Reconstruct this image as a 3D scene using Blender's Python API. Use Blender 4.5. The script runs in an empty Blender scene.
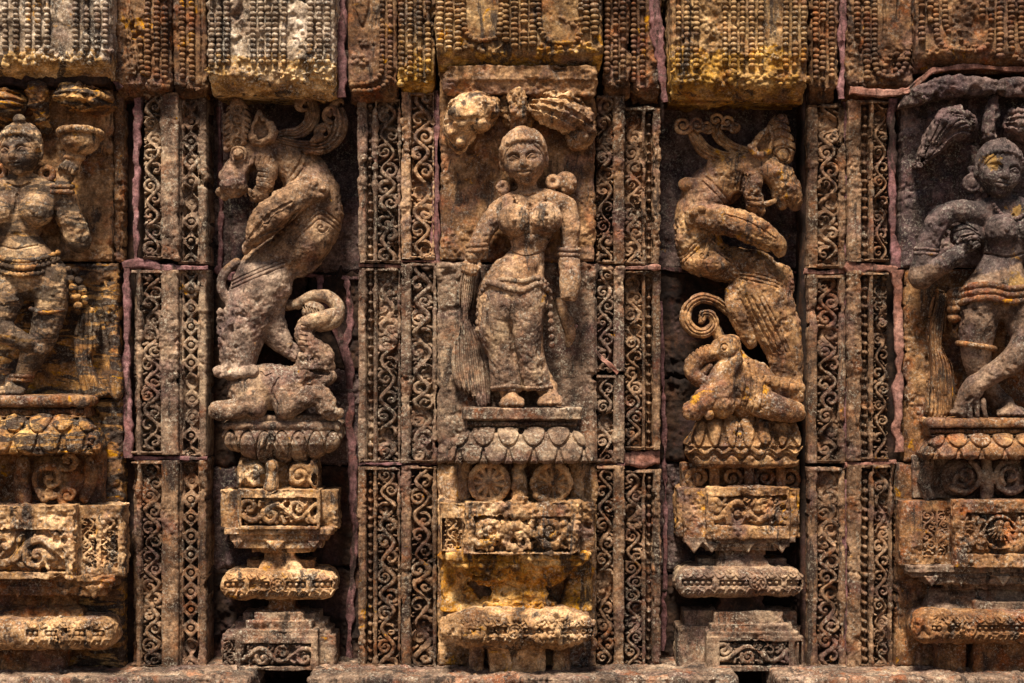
import bpy, math, random
import numpy as np
import openvdb
from mathutils import Vector
C = bpy.context
SC = C.scene
rnd = random.Random(7)

# ---------------------------------------------------------------- camera, sky, sun, exposure
S = 0.0036            # metres per measured unit on the wall
D = 1900.0            # camera distance from the wall plane, same unit
CX, CY = 512.0, 341.5
GROUND_Y = 800.0      # the paving lies this far down
Z0 = GROUND_Y * S

cam_d = bpy.data.cameras.new('camera')
cam = bpy.data.objects.new('camera', cam_d)
SC.collection.objects.link(cam)
cam.location = (0, -D * S, Z0 - CY * S)
cam.rotation_euler = (math.radians(90), 0, 0)
cam_d.sensor_width = 36
cam_d.lens = 36 * D / 1024.0
cam_d.clip_end = 3000
SC.camera = cam

SUN_EL, SUN_AZ = 62.0, 12.0       # degrees; azimuth from the wall's normal, towards the left
w = bpy.data.worlds.new('World'); SC.world = w; w.use_nodes = True
wn = w.node_tree
bg = wn.nodes['Background']
sky = wn.nodes.new('ShaderNodeTexSky'); sky.sky_type = 'NISHITA'; sky.sun_disc = False
sky.sun_elevation = math.radians(SUN_EL); sky.sun_rotation = math.radians(180 + SUN_AZ)
sky.dust_density = 3.0
wn.links.new(sky.outputs[0], bg.inputs[0]); bg.inputs[1].default_value = 0.05
sun_d = bpy.data.lights.new('sun', 'SUN'); sun_d.energy = 5.0; sun_d.angle = math.radians(12)
sun_d.color = (1.0, 0.90, 0.77)
sun = bpy.data.objects.new('sun', sun_d); SC.collection.objects.link(sun)
el, az = math.radians(SUN_EL), math.radians(SUN_AZ)
to_sun = Vector((-math.sin(az) * math.cos(el), -math.cos(az) * math.cos(el), math.sin(el)))
sun.rotation_euler = to_sun.to_track_quat('Z', 'Y').to_euler()
SC.view_settings.view_transform = 'Standard'; SC.view_settings.look = 'None'
SC.view_settings.gamma = 1; SC.view_settings.exposure = 0.76

# ---------------------------------------------------------------- materials
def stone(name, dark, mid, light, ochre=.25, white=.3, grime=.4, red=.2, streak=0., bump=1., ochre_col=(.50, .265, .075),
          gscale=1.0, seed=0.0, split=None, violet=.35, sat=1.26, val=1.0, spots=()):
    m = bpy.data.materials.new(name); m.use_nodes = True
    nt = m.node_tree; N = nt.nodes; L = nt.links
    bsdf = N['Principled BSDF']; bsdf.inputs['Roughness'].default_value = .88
    bsdf.inputs['Specular IOR Level'].default_value = .25
    geo = N.new('ShaderNodeNewGeometry')
    add = N.new('ShaderNodeVectorMath'); add.operation = 'ADD'; add.inputs[1].default_value = (seed * 3.1, seed * 1.7, seed * 2.3)
    L.new(geo.outputs['Position'], add.inputs[0])
    P = add.outputs[0]
    def noise(scale, detail=6, rough=.62, dist=0., off=(0, 0, 0), stretch=None, rot=0):
        n = N.new('ShaderNodeTexNoise'); n.inputs['Scale'].default_value = scale * gscale
        n.inputs['Detail'].default_value = detail; n.inputs['Roughness'].default_value = rough
        n.inputs['Distortion'].default_value = dist
        mp = N.new('ShaderNodeMapping'); mp.inputs['Location'].default_value = off
        if stretch: mp.inputs['Scale'].default_value = stretch
        if rot: mp.inputs['Rotation'].default_value = (0, math.radians(rot), 0)
        L.new(P, mp.inputs[0]); L.new(mp.outputs[0], n.inputs['Vector'])
        return n.outputs['Fac']
    def mr(v, a, b, c=0., d=1., smooth=True):
        r = N.new('ShaderNodeMapRange'); r.clamp = True
        if smooth: r.interpolation_type = 'SMOOTHSTEP'
        L.new(v, r.inputs['Value'])
        for i, x in zip((1, 2, 3, 4), (a, b, c, d)): r.inputs[i].default_value = x
        return r.outputs['Result']
    def mix(fac, a, b, mode='MIX'):
        r = N.new('ShaderNodeMix'); r.data_type = 'RGBA'; r.blend_type = mode
        if isinstance(fac, float): r.inputs[0].default_value = fac
        else: L.new(fac, r.inputs[0])
        for i, x in ((6, a), (7, b)):
            if isinstance(x, tuple): r.inputs[i].default_value = (*x, 1)
            else: L.new(x, r.inputs[i])
        return r.outputs[2]
    def math_(op, a, b):
        r = N.new('ShaderNodeMath'); r.operation = op
        for i, x in enumerate((a, b)):
            if isinstance(x, float): r.inputs[i].default_value = x
            else: L.new(x, r.inputs[i])
        return r.outputs[0]
    nA = noise(7, 9, .68, .4)
    ramp = N.new('ShaderNodeValToRGB'); e = ramp.color_ramp.elements
    e[0].position = .40; e[0].color = (*dark, 1); e[1].position = .62; e[1].color = (*light, 1)
    k = e.new(.51); k.color = (*mid, 1)
    L.new(nA, ramp.inputs[0]); col = ramp.outputs[0]
    low = None
    if split:                       # carved across two courses of different stone
        y, jag, (d2, m2, l2) = split
        ramp2 = N.new('ShaderNodeValToRGB'); e2 = ramp2.color_ramp.elements
        e2[0].position = .40; e2[0].color = (*d2, 1); e2[1].position = .62; e2[1].color = (*l2, 1)
        k2 = e2.new(.51); k2.color = (*m2, 1); L.new(nA, ramp2.inputs[0])
        sep = N.new('ShaderNodeSeparateXYZ'); L.new(geo.outputs['Position'], sep.inputs[0])
        zz = math_('ADD', sep.outputs['Z'], mr(noise(9, 5, .6), .3, .7, -jag * S, jag * S))
        zc = Z0 - y * S
        low = mr(zz, zc - 2 * S, zc + 2 * S, 1, 0)
        col = mix(low, col, ramp2.outputs[0])
    if violet: col = mix(mr(noise(5.5, 7, .65, .6, (2, 7, 5)), .5, .64, 0, violet), col, (.135, .088, .092))
    col = mix(mr(noise(11, 7, .65, .3, (7, 3, 1)), .5, .68, 0, red), col, (.27, .095, .05))
    med = noise(34, 7, .7, .3, (8, 5, 2))
    col = mix(1.0, col, mix(mr(med, .34, .66, 0, 1, False), (.42, .39, .38), (1.62, 1.6, 1.56)), 'MULTIPLY')
    if ochre > 0:
        st = dict(stretch=(1.0, 1.0, 3.2), rot=-22) if streak else {}
        t = .69 - .20 * ochre
        oc = math_('MULTIPLY', mr(noise(8 if not streak else 9, 9, .7, .6, (2, 9, 4), **st), t, t + .07, 0, .92),
                   mr(noise(60, 4, .6, 0, (1, 1, 5)), .3, .55, .35, 1))
        col = mix(oc, col, ochre_col)
    if streak:
        sk = mr(noise(6.5, 8, .62, 1.0, (5, 2, 8), stretch=(1, 1, 3.4), rot=-25), .465, .53, 0, streak)
        col = mix(sk, col, (.022, .016, .014))
    if grime > 0:
        t = .665 - .2 * grime
        g = mr(noise(6, 8, .7, .5, (4, 4, 2), stretch=(2.2, 2.2, .5)), t - .05, t + .03, 0, .9)
        col = mix(g, col, (.026, .018, .015))
    for sx, sy, sr in spots:        # single crusts of yellow lichen
        f = 1 - 26 / D
        mpp = N.new('ShaderNodeVectorMath'); mpp.operation = 'DISTANCE'
        flat = N.new('ShaderNodeVectorMath'); flat.operation = 'MULTIPLY'; flat.inputs[1].default_value = (1, 0, 1)
        L.new(geo.outputs['Position'], flat.inputs[0]); L.new(flat.outputs[0], mpp.inputs[0])
        mpp.inputs[1].default_value = ((sx - CX) * f * S, 0, Z0 - (CY + (sy - CY) * f) * S)
        dd = math_('ADD', mpp.outputs['Value'], mr(noise(40, 6, .7, .5, (3, 3, 9)), .3, .7, -.55 * sr * S, .55 * sr * S))
        col = mix(mr(dd, sr * S, sr * S * .7, 0, .72), col, (.42, .25, .085))
    if white > 0:
        patch = mr(noise(9, 5, .6, 0, (9, 1, 3)), .45, .62, .12, 1)
        sp = math_('MULTIPLY', mr(noise(95, 5, .72, .3, (3, 8, 8)), .53, .60, 0, white), patch)
        col = mix(sp, col, (.56, .52, .44))
        sp2 = mr(noise(210, 3, .7, .2, (1, 4, 8)), .58, .65, 0, white * .75)
        col = mix(sp2, col, (.49, .455, .39))
    fine = noise(130, 6, .75, 0, (6, 6, 6))
    col = mix(1.0, col, mix(mr(fine, .3, .7, 0, 1, False), (.34, .33, .33), (1.66, 1.66, 1.64)), 'MULTIPLY')
    oi = N.new('ShaderNodeObjectInfo')
    col = mix(1.0, col, mix(oi.outputs['Random'], (.90, .89, .88), (1.10, 1.09, 1.08)), 'MULTIPLY')
    hs = N.new('ShaderNodeHueSaturation'); hs.inputs['Saturation'].default_value = sat; hs.inputs['Value'].default_value = val
    L.new(col, hs.inputs['Color']); L.new(hs.outputs[0], bsdf.inputs['Base Color'])
    b1 = N.new('ShaderNodeBump'); b1.inputs['Strength'].default_value = .55 * bump; b1.inputs['Distance'].default_value = .006
    L.new(noise(75, 8, .72), b1.inputs['Height'])
    b2 = N.new('ShaderNodeBump'); b2.inputs['Strength'].default_value = .55 * bump; b2.inputs['Distance'].default_value = .0022
    L.new(noise(240, 6, .75, 0, (2, 2, 2)), b2.inputs['Height']); L.new(b1.outputs[0], b2.inputs['Normal'])
    L.new(b2.outputs[0], bsdf.inputs['Normal'])
    return m

M = {}
M['tan'] = stone('tan_weathered_stone', (.11, .062, .034), (.33, .21, .12), (.62, .45, .29), .45, .5, .42, .2, seed=1, violet=.4, sat=1.16, val=1.0)
M['statue'] = stone('figure_stone', (.12, .072, .045), (.29, .18, .108), (.48, .33, .21), .3, .5, .2, .18, seed=2, sat=1.1, val=0.95)
M['panel'] = stone('panel_stone', (.085, .046, .026), (.21, .122, .066), (.34, .22, .13), .36, .25, .35, .4, seed=3, sat=1.12)
M['streaky'] = stone('streaked_stone', (.09, .055, .036), (.27, .165, .09), (.48, .33, .19), .62, .25, .1, .2, streak=.92, seed=4, violet=.2)
M['streaky_figure'] = stone('streaked_figure_stone', (.11, .07, .045), (.30, .19, .105), (.52, .37, .22), .55, .3, .1, .15, streak=0.78, seed=4.4, violet=.25, sat=1.05, val=0.92)
M['grey'] = stone('grey_stone', (.07, .05, .041), (.18, .137, .112), (.33, .265, .21), .18, .6, .34, .2, seed=5, val=.9, sat=1.4)
M['brown'] = stone('brown_stone', (.065, .038, .025), (.165, .097, .06), (.29, .19, .12), .4, .4, .35, .4, seed=6)
M['dark'] = stone('shade_darkened_crust_stone', (.018, .011, .009), (.042, .027, .020), (.09, .058, .043), .08, 0, .35, .12, seed=7, val=.62)  # dark crust, its colour lowered further to paint in some recess shade
M['pilaster'] = stone('pilaster_stone', (.05, .033, .025), (.145, .10, .075), (.31, .23, .175), .28, .42, .4, .22, seed=21, val=.86, sat=1.4)
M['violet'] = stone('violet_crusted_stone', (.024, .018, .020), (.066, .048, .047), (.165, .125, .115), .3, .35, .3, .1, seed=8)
M['lion'] = stone('lion_stone', (.085, .052, .034), (.22, .14, .088), (.38, .265, .175), .14, .35, .15, .2, seed=9, split=(264, 7, ((.07, .048, .04), (.20, .143, .112), (.40, .31, .24))), sat=1.12)
M['lion_grey'] = stone('speckled_grey_stone', (.08, .055, .045), (.22, .158, .122), (.40, .31, .23), .25, .7, .3, .15, seed=9.5, sat=1.3, val=0.84)
M['lion_ochre'] = stone('lichen_lion_stone', (.07, .038, .024), (.205, .12, .066), (.40, .265, .155), .5, .4, .3, .2, seed=10, sat=1.16)
M['black'] = stone('blackened_figure_stone', (.026, .020, .021), (.075, .054, .051), (.20, .15, .135), .3, .4, .2, .1, seed=8, val=.74, sat=1.08, violet=.45, spots=[(985, 163, 8), (1014, 212, 7), (1012, 284, 11), (1003, 300, 8)], split=(270, 6, ((.07, .043, .03), (.20, .13, .09), (.36, .255, .18))))
M['cornice_pale'] = stone('pale_lichen_stone', (.085, .06, .042), (.26, .20, .145), (.54, .46, .375), .45, .8, .5, .1, seed=11, split=(62, 9, ((.12, .07, .03), (.37, .24, .11), (.64, .49, .30))), sat=1.12)
M['cornice'] = stone('cornice_stone', (.075, .045, .026), (.20, .13, .075), (.38, .275, .17), .5, .35, .4, .3, seed=12, split=(60, 14, ((.10, .056, .022), (.30, .185, .075), (.56, .39, .19))), sat=1.22)
M['gold'] = stone('golden_stained_stone', (.10, .055, .026), (.34, .195, .085), (.66, .48, .28), .55, .4, .42, .3, seed=20, violet=.15, sat=1.26)
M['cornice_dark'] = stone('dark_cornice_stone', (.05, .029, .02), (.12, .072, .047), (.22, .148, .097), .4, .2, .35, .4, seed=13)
M['plinth'] = stone('plinth_stone', (.07, .05, .04), (.17, .125, .098), (.33, .26, .205), .2, .5, .45, .4, seed=14)
M['mortar'] = stone('violet_mortar', (.10, .058, .058), (.17, .10, .104), (.25, .158, .162), 0, .12, .45, .15, bump=1., seed=15)
M['mortar_pink'] = stone('pink_mortar', (.15, .085, .07), (.25, .15, .13), (.34, .22, .19), .1, .12, .35, .15, bump=1., seed=16)
M['paving'] = stone('paving_stone', (.06, .045, .035), (.11, .085, .065), (.16, .13, .1), .05, .2, .2, .1, seed=17)

# ---------------------------------------------------------------- noise in numpy
def sst(x):
    x = np.clip(x, 0, 1); return x * x * (3 - 2 * x)
_T = np.random.default_rng(5).random((32, 32, 32), dtype=np.float32)
def vnoise(P, scale, seed=0):
    q = P / scale + np.array([seed * 7.13, seed * 3.71, seed * 5.37], np.float32)
    i = np.floor(q).astype(np.int32); f = (q - i).astype(np.float32); f = f * f * (3 - 2 * f)
    i0 = i & 31; i1 = (i + 1) & 31
    x0, y0, z0 = i0.T; x1, y1, z1 = i1.T; fx, fy, fz = f.T
    a = _T[x0, y0, z0] * (1 - fx) + _T[x1, y0, z0] * fx
    b = _T[x0, y1, z0] * (1 - fx) + _T[x1, y1, z0] * fx
    c = _T[x0, y0, z1] * (1 - fx) + _T[x1, y0, z1] * fx
    d = _T[x0, y1, z1] * (1 - fx) + _T[x1, y1, z1] * fx
    return ((a * (1 - fy) + b * fy) * (1 - fz) + (c * (1 - fy) + d * fy) * fz) * 2 - 1
def fbm(P, scale, seed=0, octv=3):
    s = 0; a = 1.
    for k in range(octv):
        s = s + a * vnoise(P, scale / 2 ** k, seed + k); a *= .5
    return s
def erosion(P, amt, seed):
    """How far the weathered surface lies in or out of the carved one, in units."""
    wear = .45 + 1.15 * sst(.5 + 1.1 * fbm(P, 38, seed + 21, 2))
    amt = amt * wear
    e = amt * (1.0 * fbm(P, 22, seed, 2) + .8 * fbm(P, 7, seed + 4, 2) + 0.42 * vnoise(P, 2.6, seed + 9))
    chip = np.clip(fbm(P, 13, seed + 13, 3) - .55, 0, None)
    pit = np.clip(vnoise(P, 4.2, seed + 17) - .42, 0, None)
    return e - amt * (4.6 * chip + 1.5 * pit)

# ---------------------------------------------------------------- objects
class Thing:
    pass
def wpos(x, y, z, zr):
    f = 1 - zr / D
    return ((x - CX) * f * S, -z * S, Z0 - (CY + (y - CY) * f) * S)
def props(o, label=None, cat=None, group=None, kind=None):
    if label: o['label'] = label
    if cat: o['category'] = cat
    if group: o['group'] = group
    if kind: o['kind'] = kind
def thing(name, label, cat, at, zr=0., group=None):
    """An Empty at the thing's base. zr is the depth at which its outline was measured."""
    o = bpy.data.objects.new(name, None); o.empty_display_size = .05
    SC.collection.objects.link(o)
    o.location = wpos(at[0], at[1], at[2], zr); props(o, label, cat, group)
    t = Thing(); t.o = o; t.zr = zr
    return t
_seed = [0]
def mesh_obj(name, V, Q, mat, parent, rough=.8, tris=None, smooth=True, label=None):
    """V in measured units (x right, y down, z out of the wall); parent is a Thing or (Thing, object)."""
    t, par = (parent, parent.o) if isinstance(parent, Thing) else parent
    V = np.asarray(V, np.float32); Q = np.asarray(Q, np.int32)
    me = bpy.data.meshes.new(name)
    nv, nq = len(V), len(Q)
    k = Q.shape[1]
    v0, v1, v2 = V[Q[:, 0]], V[Q[:, 1]], V[Q[:, 2]]
    vol = np.einsum('ij,ij->i', v0, np.cross(v1, v2)).sum()
    if k == 4: vol += np.einsum('ij,ij->i', v0, np.cross(v2, V[Q[:, 3]])).sum()
    if vol > 0: Q = Q[:, ::-1].copy()      # measured axes are left handed
    if rough:
        n = np.cross(V[Q[:, 2]] - V[Q[:, 0]], V[Q[:, k - 1]] - V[Q[:, 1]]) if k == 4 else np.cross(v1 - v0, v2 - v0)
        N = np.zeros((nv, 3))
        for c in range(3):
            for j in range(k): N[:, c] += np.bincount(Q[:, j], n[:, c], nv)
        N /= np.linalg.norm(N, axis=1)[:, None] + 1e-9
        N = -N                             # outward in the left handed axes
        _seed[0] += 1
        V = V + (N * erosion(V, rough, _seed[0] * 1.37 % 29)[:, None]).astype(np.float32)
    f = 1 - t.zr / D
    W = np.stack([(V[:, 0] - CX) * f * S, -V[:, 2] * S, Z0 - (CY + (V[:, 1] - CY) * f) * S], 1)
    W -= np.array(t.o.location)[None]
    me.vertices.add(nv); me.vertices.foreach_set('co', W.astype(np.float32).ravel())
    me.loops.add(nq * k); me.loops.foreach_set('vertex_index', Q.ravel())
    me.polygons.add(nq); me.polygons.foreach_set('loop_start', np.arange(0, nq * k, k, dtype=np.int32))
    me.polygons.foreach_set('use_smooth', np.full(nq, smooth))
    me.update(calc_edges=True)
    me.materials.append(M[mat] if isinstance(mat, str) else mat)
    o = bpy.data.objects.new(name, me); SC.collection.objects.link(o)
    o.parent = par
    if label: o['label'] = label
    return o

# ---------------------------------------------------------------- distance field carving
def sst(x):
    x = np.clip(x, 0, 1); return x * x * (3 - 2 * x)
def catmull(pts, n=5):
    p = np.asarray(pts, float)
    if len(p) < 3: return p
    q = np.vstack([2 * p[0] - p[1], p, 2 * p[-1] - p[-2]]); out = []
    for i in range(1, len(q) - 2):
        a, b, c, d = q[i - 1:i + 3]
        for t in np.arange(n) / n:
            out.append(.5 * (2 * b + (c - a) * t + (2 * a - 5 * b + 4 * c - d) * t * t + (3 * b - a - 3 * c + d) * t ** 3))
    out.append(p[-1]); return np.array(out)

class Hm:
    """A relief map over the plane of the wall."""
    def __init__(s, x0, x1, y0, y1, h):
        s.x0, s.y0, s.h = x0, y0, h
        s.nx = int(round((x1 - x0) / h)) + 1; s.ny = int(round((y1 - y0) / h)) + 1
        s.X = x0 + h * np.arange(s.nx); s.Y = y0 + h * np.arange(s.ny)
        s.A = np.zeros((s.nx, s.ny), np.float32)
    def win(s, xa, xb, ya, yb):
        i0 = max(0, int((xa - s.x0) / s.h)); i1 = min(s.nx, int((xb - s.x0) / s.h) + 2)
        j0 = max(0, int((ya - s.y0) / s.h)); j1 = min(s.ny, int((yb - s.y0) / s.h) + 2)
        if i1 <= i0 or j1 <= j0: return None
        return slice(i0, i1), slice(j0, j1), s.X[i0:i1, None], s.Y[None, j0:j1]
    def line(s, pts, w, amp=1., soft=.7, w1=None, curve=True):
        p = catmull([q[:2] for q in pts]) if curve and len(pts) > 2 else np.asarray([q[:2] for q in pts], float)
        w1 = w if w1 is None else w1
        n = len(p) - 1
        for i in range(n):
            (ax, ay), (bx, by) = p[i], p[i + 1]
            r = w + (w1 - w) * (i + .5) / n
            W = s.win(min(ax, bx) - r, max(ax, bx) + r, min(ay, by) - r, max(ay, by) + r)
            if W is None: continue
            I, J, X, Y = W
            dx, dy = bx - ax, by - ay; l2 = dx * dx + dy * dy + 1e-9
            t = np.clip(((X - ax) * dx + (Y - ay) * dy) / l2, 0, 1)
            d = np.hypot(X - ax - t * dx, Y - ay - t * dy)
            s.A[I, J] = np.maximum(s.A[I, J], amp * sst((r - d) / (r * soft)))
    def dot(s, x, y, r, amp=1., soft=.9):
        W = s.win(x - r, x + r, y - r, y + r)
        if W is None: return
        I, J, X, Y = W
        s.A[I, J] = np.maximum(s.A[I, J], amp * sst((r - np.hypot(X - x, Y - y)) / (r * soft)))
    def worn(s, seed, amt=.6):
        X, Y = np.meshgrid(s.X, s.Y, indexing='ij')
        P = np.stack([X, Y, np.full_like(X, seed * 9.7)], -1).reshape(-1, 3).astype(np.float32)
        m = (.5 + .9 * fbm(P, 26, seed, 2)).reshape(X.shape); q = fbm(P, 9, seed + 5, 2).reshape(X.shape)
        s.A = (s.A * (1 - amt * sst((m - .55) / .5)) + .16 * amt * np.clip(q, 0, 1) + .25 * amt * sst((m - .75) / .4)).astype(np.float32)
    def rect(s, xa, xb, ya, yb, v):
        W = s.win(xa, xb - s.h, ya, yb - s.h)
        if W: s.A[W[0], W[1]] = v
    def spiral(s, x, y, r0, turns, a0, w, sgn=1, rend=.8, ball=1.5):
        n = int(10 * turns) + 4; P = []
        for i in range(n):
            t = i / (n - 1); a = a0 + sgn * t * turns * 2 * math.pi; r = r0 + (rend - r0) * t ** .85
            P.append((x + r * math.cos(a), y + r * math.sin(a)))
        s.line(P, w, curve=False)
        if ball: s.dot(x, y, ball)
    def ring(s, x, y, r, w, n=28):
        s.line([(x + r * math.cos(2 * math.pi * i / n), y + r * math.sin(2 * math.pi * i / n)) for i in range(n + 1)], w, curve=False)

def vine(H, xa, xb, ya, yb, period, ph=0., horiz=False, fat=1.):
    """An undulating stem with a curled tendril and leaf lobes in every bay."""
    def T(u, v): return (v, u) if horiz else (u, v)
    W = xb - xa; xc = (xa + xb) / 2; A = W * .31
    wob = [rnd.uniform(-.5, .5) for _ in range(40)]
    def stem(v):
        k = 2 * math.pi * (v - ya) / period + ph
        return xc + A * math.sin(k + .35 * math.sin(k * .37 + wob[0] * 6)) + W * .04 * math.sin(k * .53 + wob[1] * 9)
    n = max(8, int((yb - ya) / period * 14))
    H.line([T(stem(ya + (yb - ya) * i / n), ya + (yb - ya) * i / n) for i in range(n + 1)], W * .135 * fat, curve=False)
    k0 = int(math.floor(ph / math.pi)) - 1
    for k in range(k0, k0 + int(2 * (yb - ya) / period) + 4):
        v = ya + ((k + .5) * math.pi - ph) * period / (2 * math.pi) + rnd.uniform(-.05, .05) * period
        if v < ya - period * .3 or v > yb + period * .3: continue
        sg = 1 if k % 2 == 0 else -1          # stem is at +A for even k
        R = min(W * .36, period * .25) * rnd.uniform(.85, 1.08)
        cx = xc - sg * W * rnd.uniform(.10, .17); cy = v + rnd.uniform(-.06, .06) * period
        ang0 = math.atan2(-.85, .35 * sg); sgn = -sg
        P = []
        m = 20; turns = rnd.choice((.75, .95, 1.1, 1.3))
        for i in range(m):
            t = i / (m - 1); a = ang0 + sgn * t * turns * 2 * math.pi; r = R * (1 - t) ** .8 + W * .05 * t
            P.append(T(cx + r * math.cos(a), cy + r * math.sin(a)))
        H.line(P, W * .14 * fat, .95, curve=False, w1=W * .09 * fat)
        H.dot(*T(cx, cy), W * rnd.uniform(.13, .2) * fat, .92)
        # leaf lobes in the corners and over the tendril
        for dv, du in ((.27, -.42), (-.27, -.42), (.18, -.2), (-.2, .1), (.05, -.45), (-.1, -.44)):
            if rnd.random() < .2: continue
            q = v + (dv + rnd.uniform(-.04, .04)) * period; x0 = stem(q)
            ux = xc + sg * du * W; tip = T(ux, q + rnd.uniform(-.05, .05) * period)
            mid = T((x0 * .35 + ux * .65), q + rnd.uniform(-.07, .0) * period)
            H.line([mid, tip], W * .12 * fat, rnd.uniform(.7, .95), w1=W * .075, curve=False)
            H.dot(*tip, W * rnd.uniform(.09, .14) * fat, rnd.uniform(.75, .95))
    # small comma leaves fill the hollows that are left, so that only pierced holes stay dark
    g = W * .2
    for i in range(int((yb - ya) / g)):
        for k in range(5):
            q = ya + (i + rnd.uniform(.2, .8)) * g; u = xa + W * (k + rnd.uniform(.25, .75)) / 5
            x, y = T(u, q); ii = int((x - H.x0) / H.h); jj = int((y - H.y0) / H.h)
            if not (0 <= ii < H.nx and 0 <= jj < H.ny) or H.A[ii, jj] > .25 or rnd.random() < .45: continue
            an = rnd.uniform(0, 6.28); l = W * rnd.uniform(.08, .16)
            H.line([(x, y), (x + l * math.cos(an), y + l * math.sin(an)), (x + l * 1.3 * math.cos(an + .6), y + l * 1.3 * math.sin(an + .6))], W * .075, rnd.uniform(.55, .85), w1=W * .05, curve=False)

def beads(H, xa, xb, ya, yb, step, r=.46):
    n = max(2, int(round((yb - ya) / step))); st = (yb - ya) / n
    for i in range(n):
        y = ya + (i + .5) * st
        H.dot((xa + xb) / 2, y, r * (xb - xa) * rnd.uniform(.95, 1.08), rnd.uniform(.8, .95), .75)
        H.line([((xa + xb) / 2, y - st * .5), ((xa + xb) / 2, y + st * .5)], (xb - xa) * .2, .45, curve=False)

def lattice(H, xa, xb, ya, yb, step):
    n = max(2, int(round((yb - ya) / step))); st = (yb - ya) / n
    xc = (xa + xb) / 2; hw = (xb - xa) / 2
    W = H.win(xa, xb, ya, yb); I, J, X, Y = W
    u = np.abs(X - xc) / hw; v = np.abs(((Y - ya) / st) % 1 - .5) * 2
    hole = sst((u * 1.0 - v - .08) / .22) * sst((.86 - u) / .12)
    H.A[I, J] = 1 - hole
    for i in range(n + 1):
        y = ya + i * st
        W = H.win(xc - 4, xc + 4, y - 4, y + 4)
        if W is None: continue
        d = np.hypot(W[2] - xc, W[3] - y)
        H.A[W[0], W[1]] -= .45 * sst(1 - np.abs(d - 3.4) / 1.1)

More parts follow.
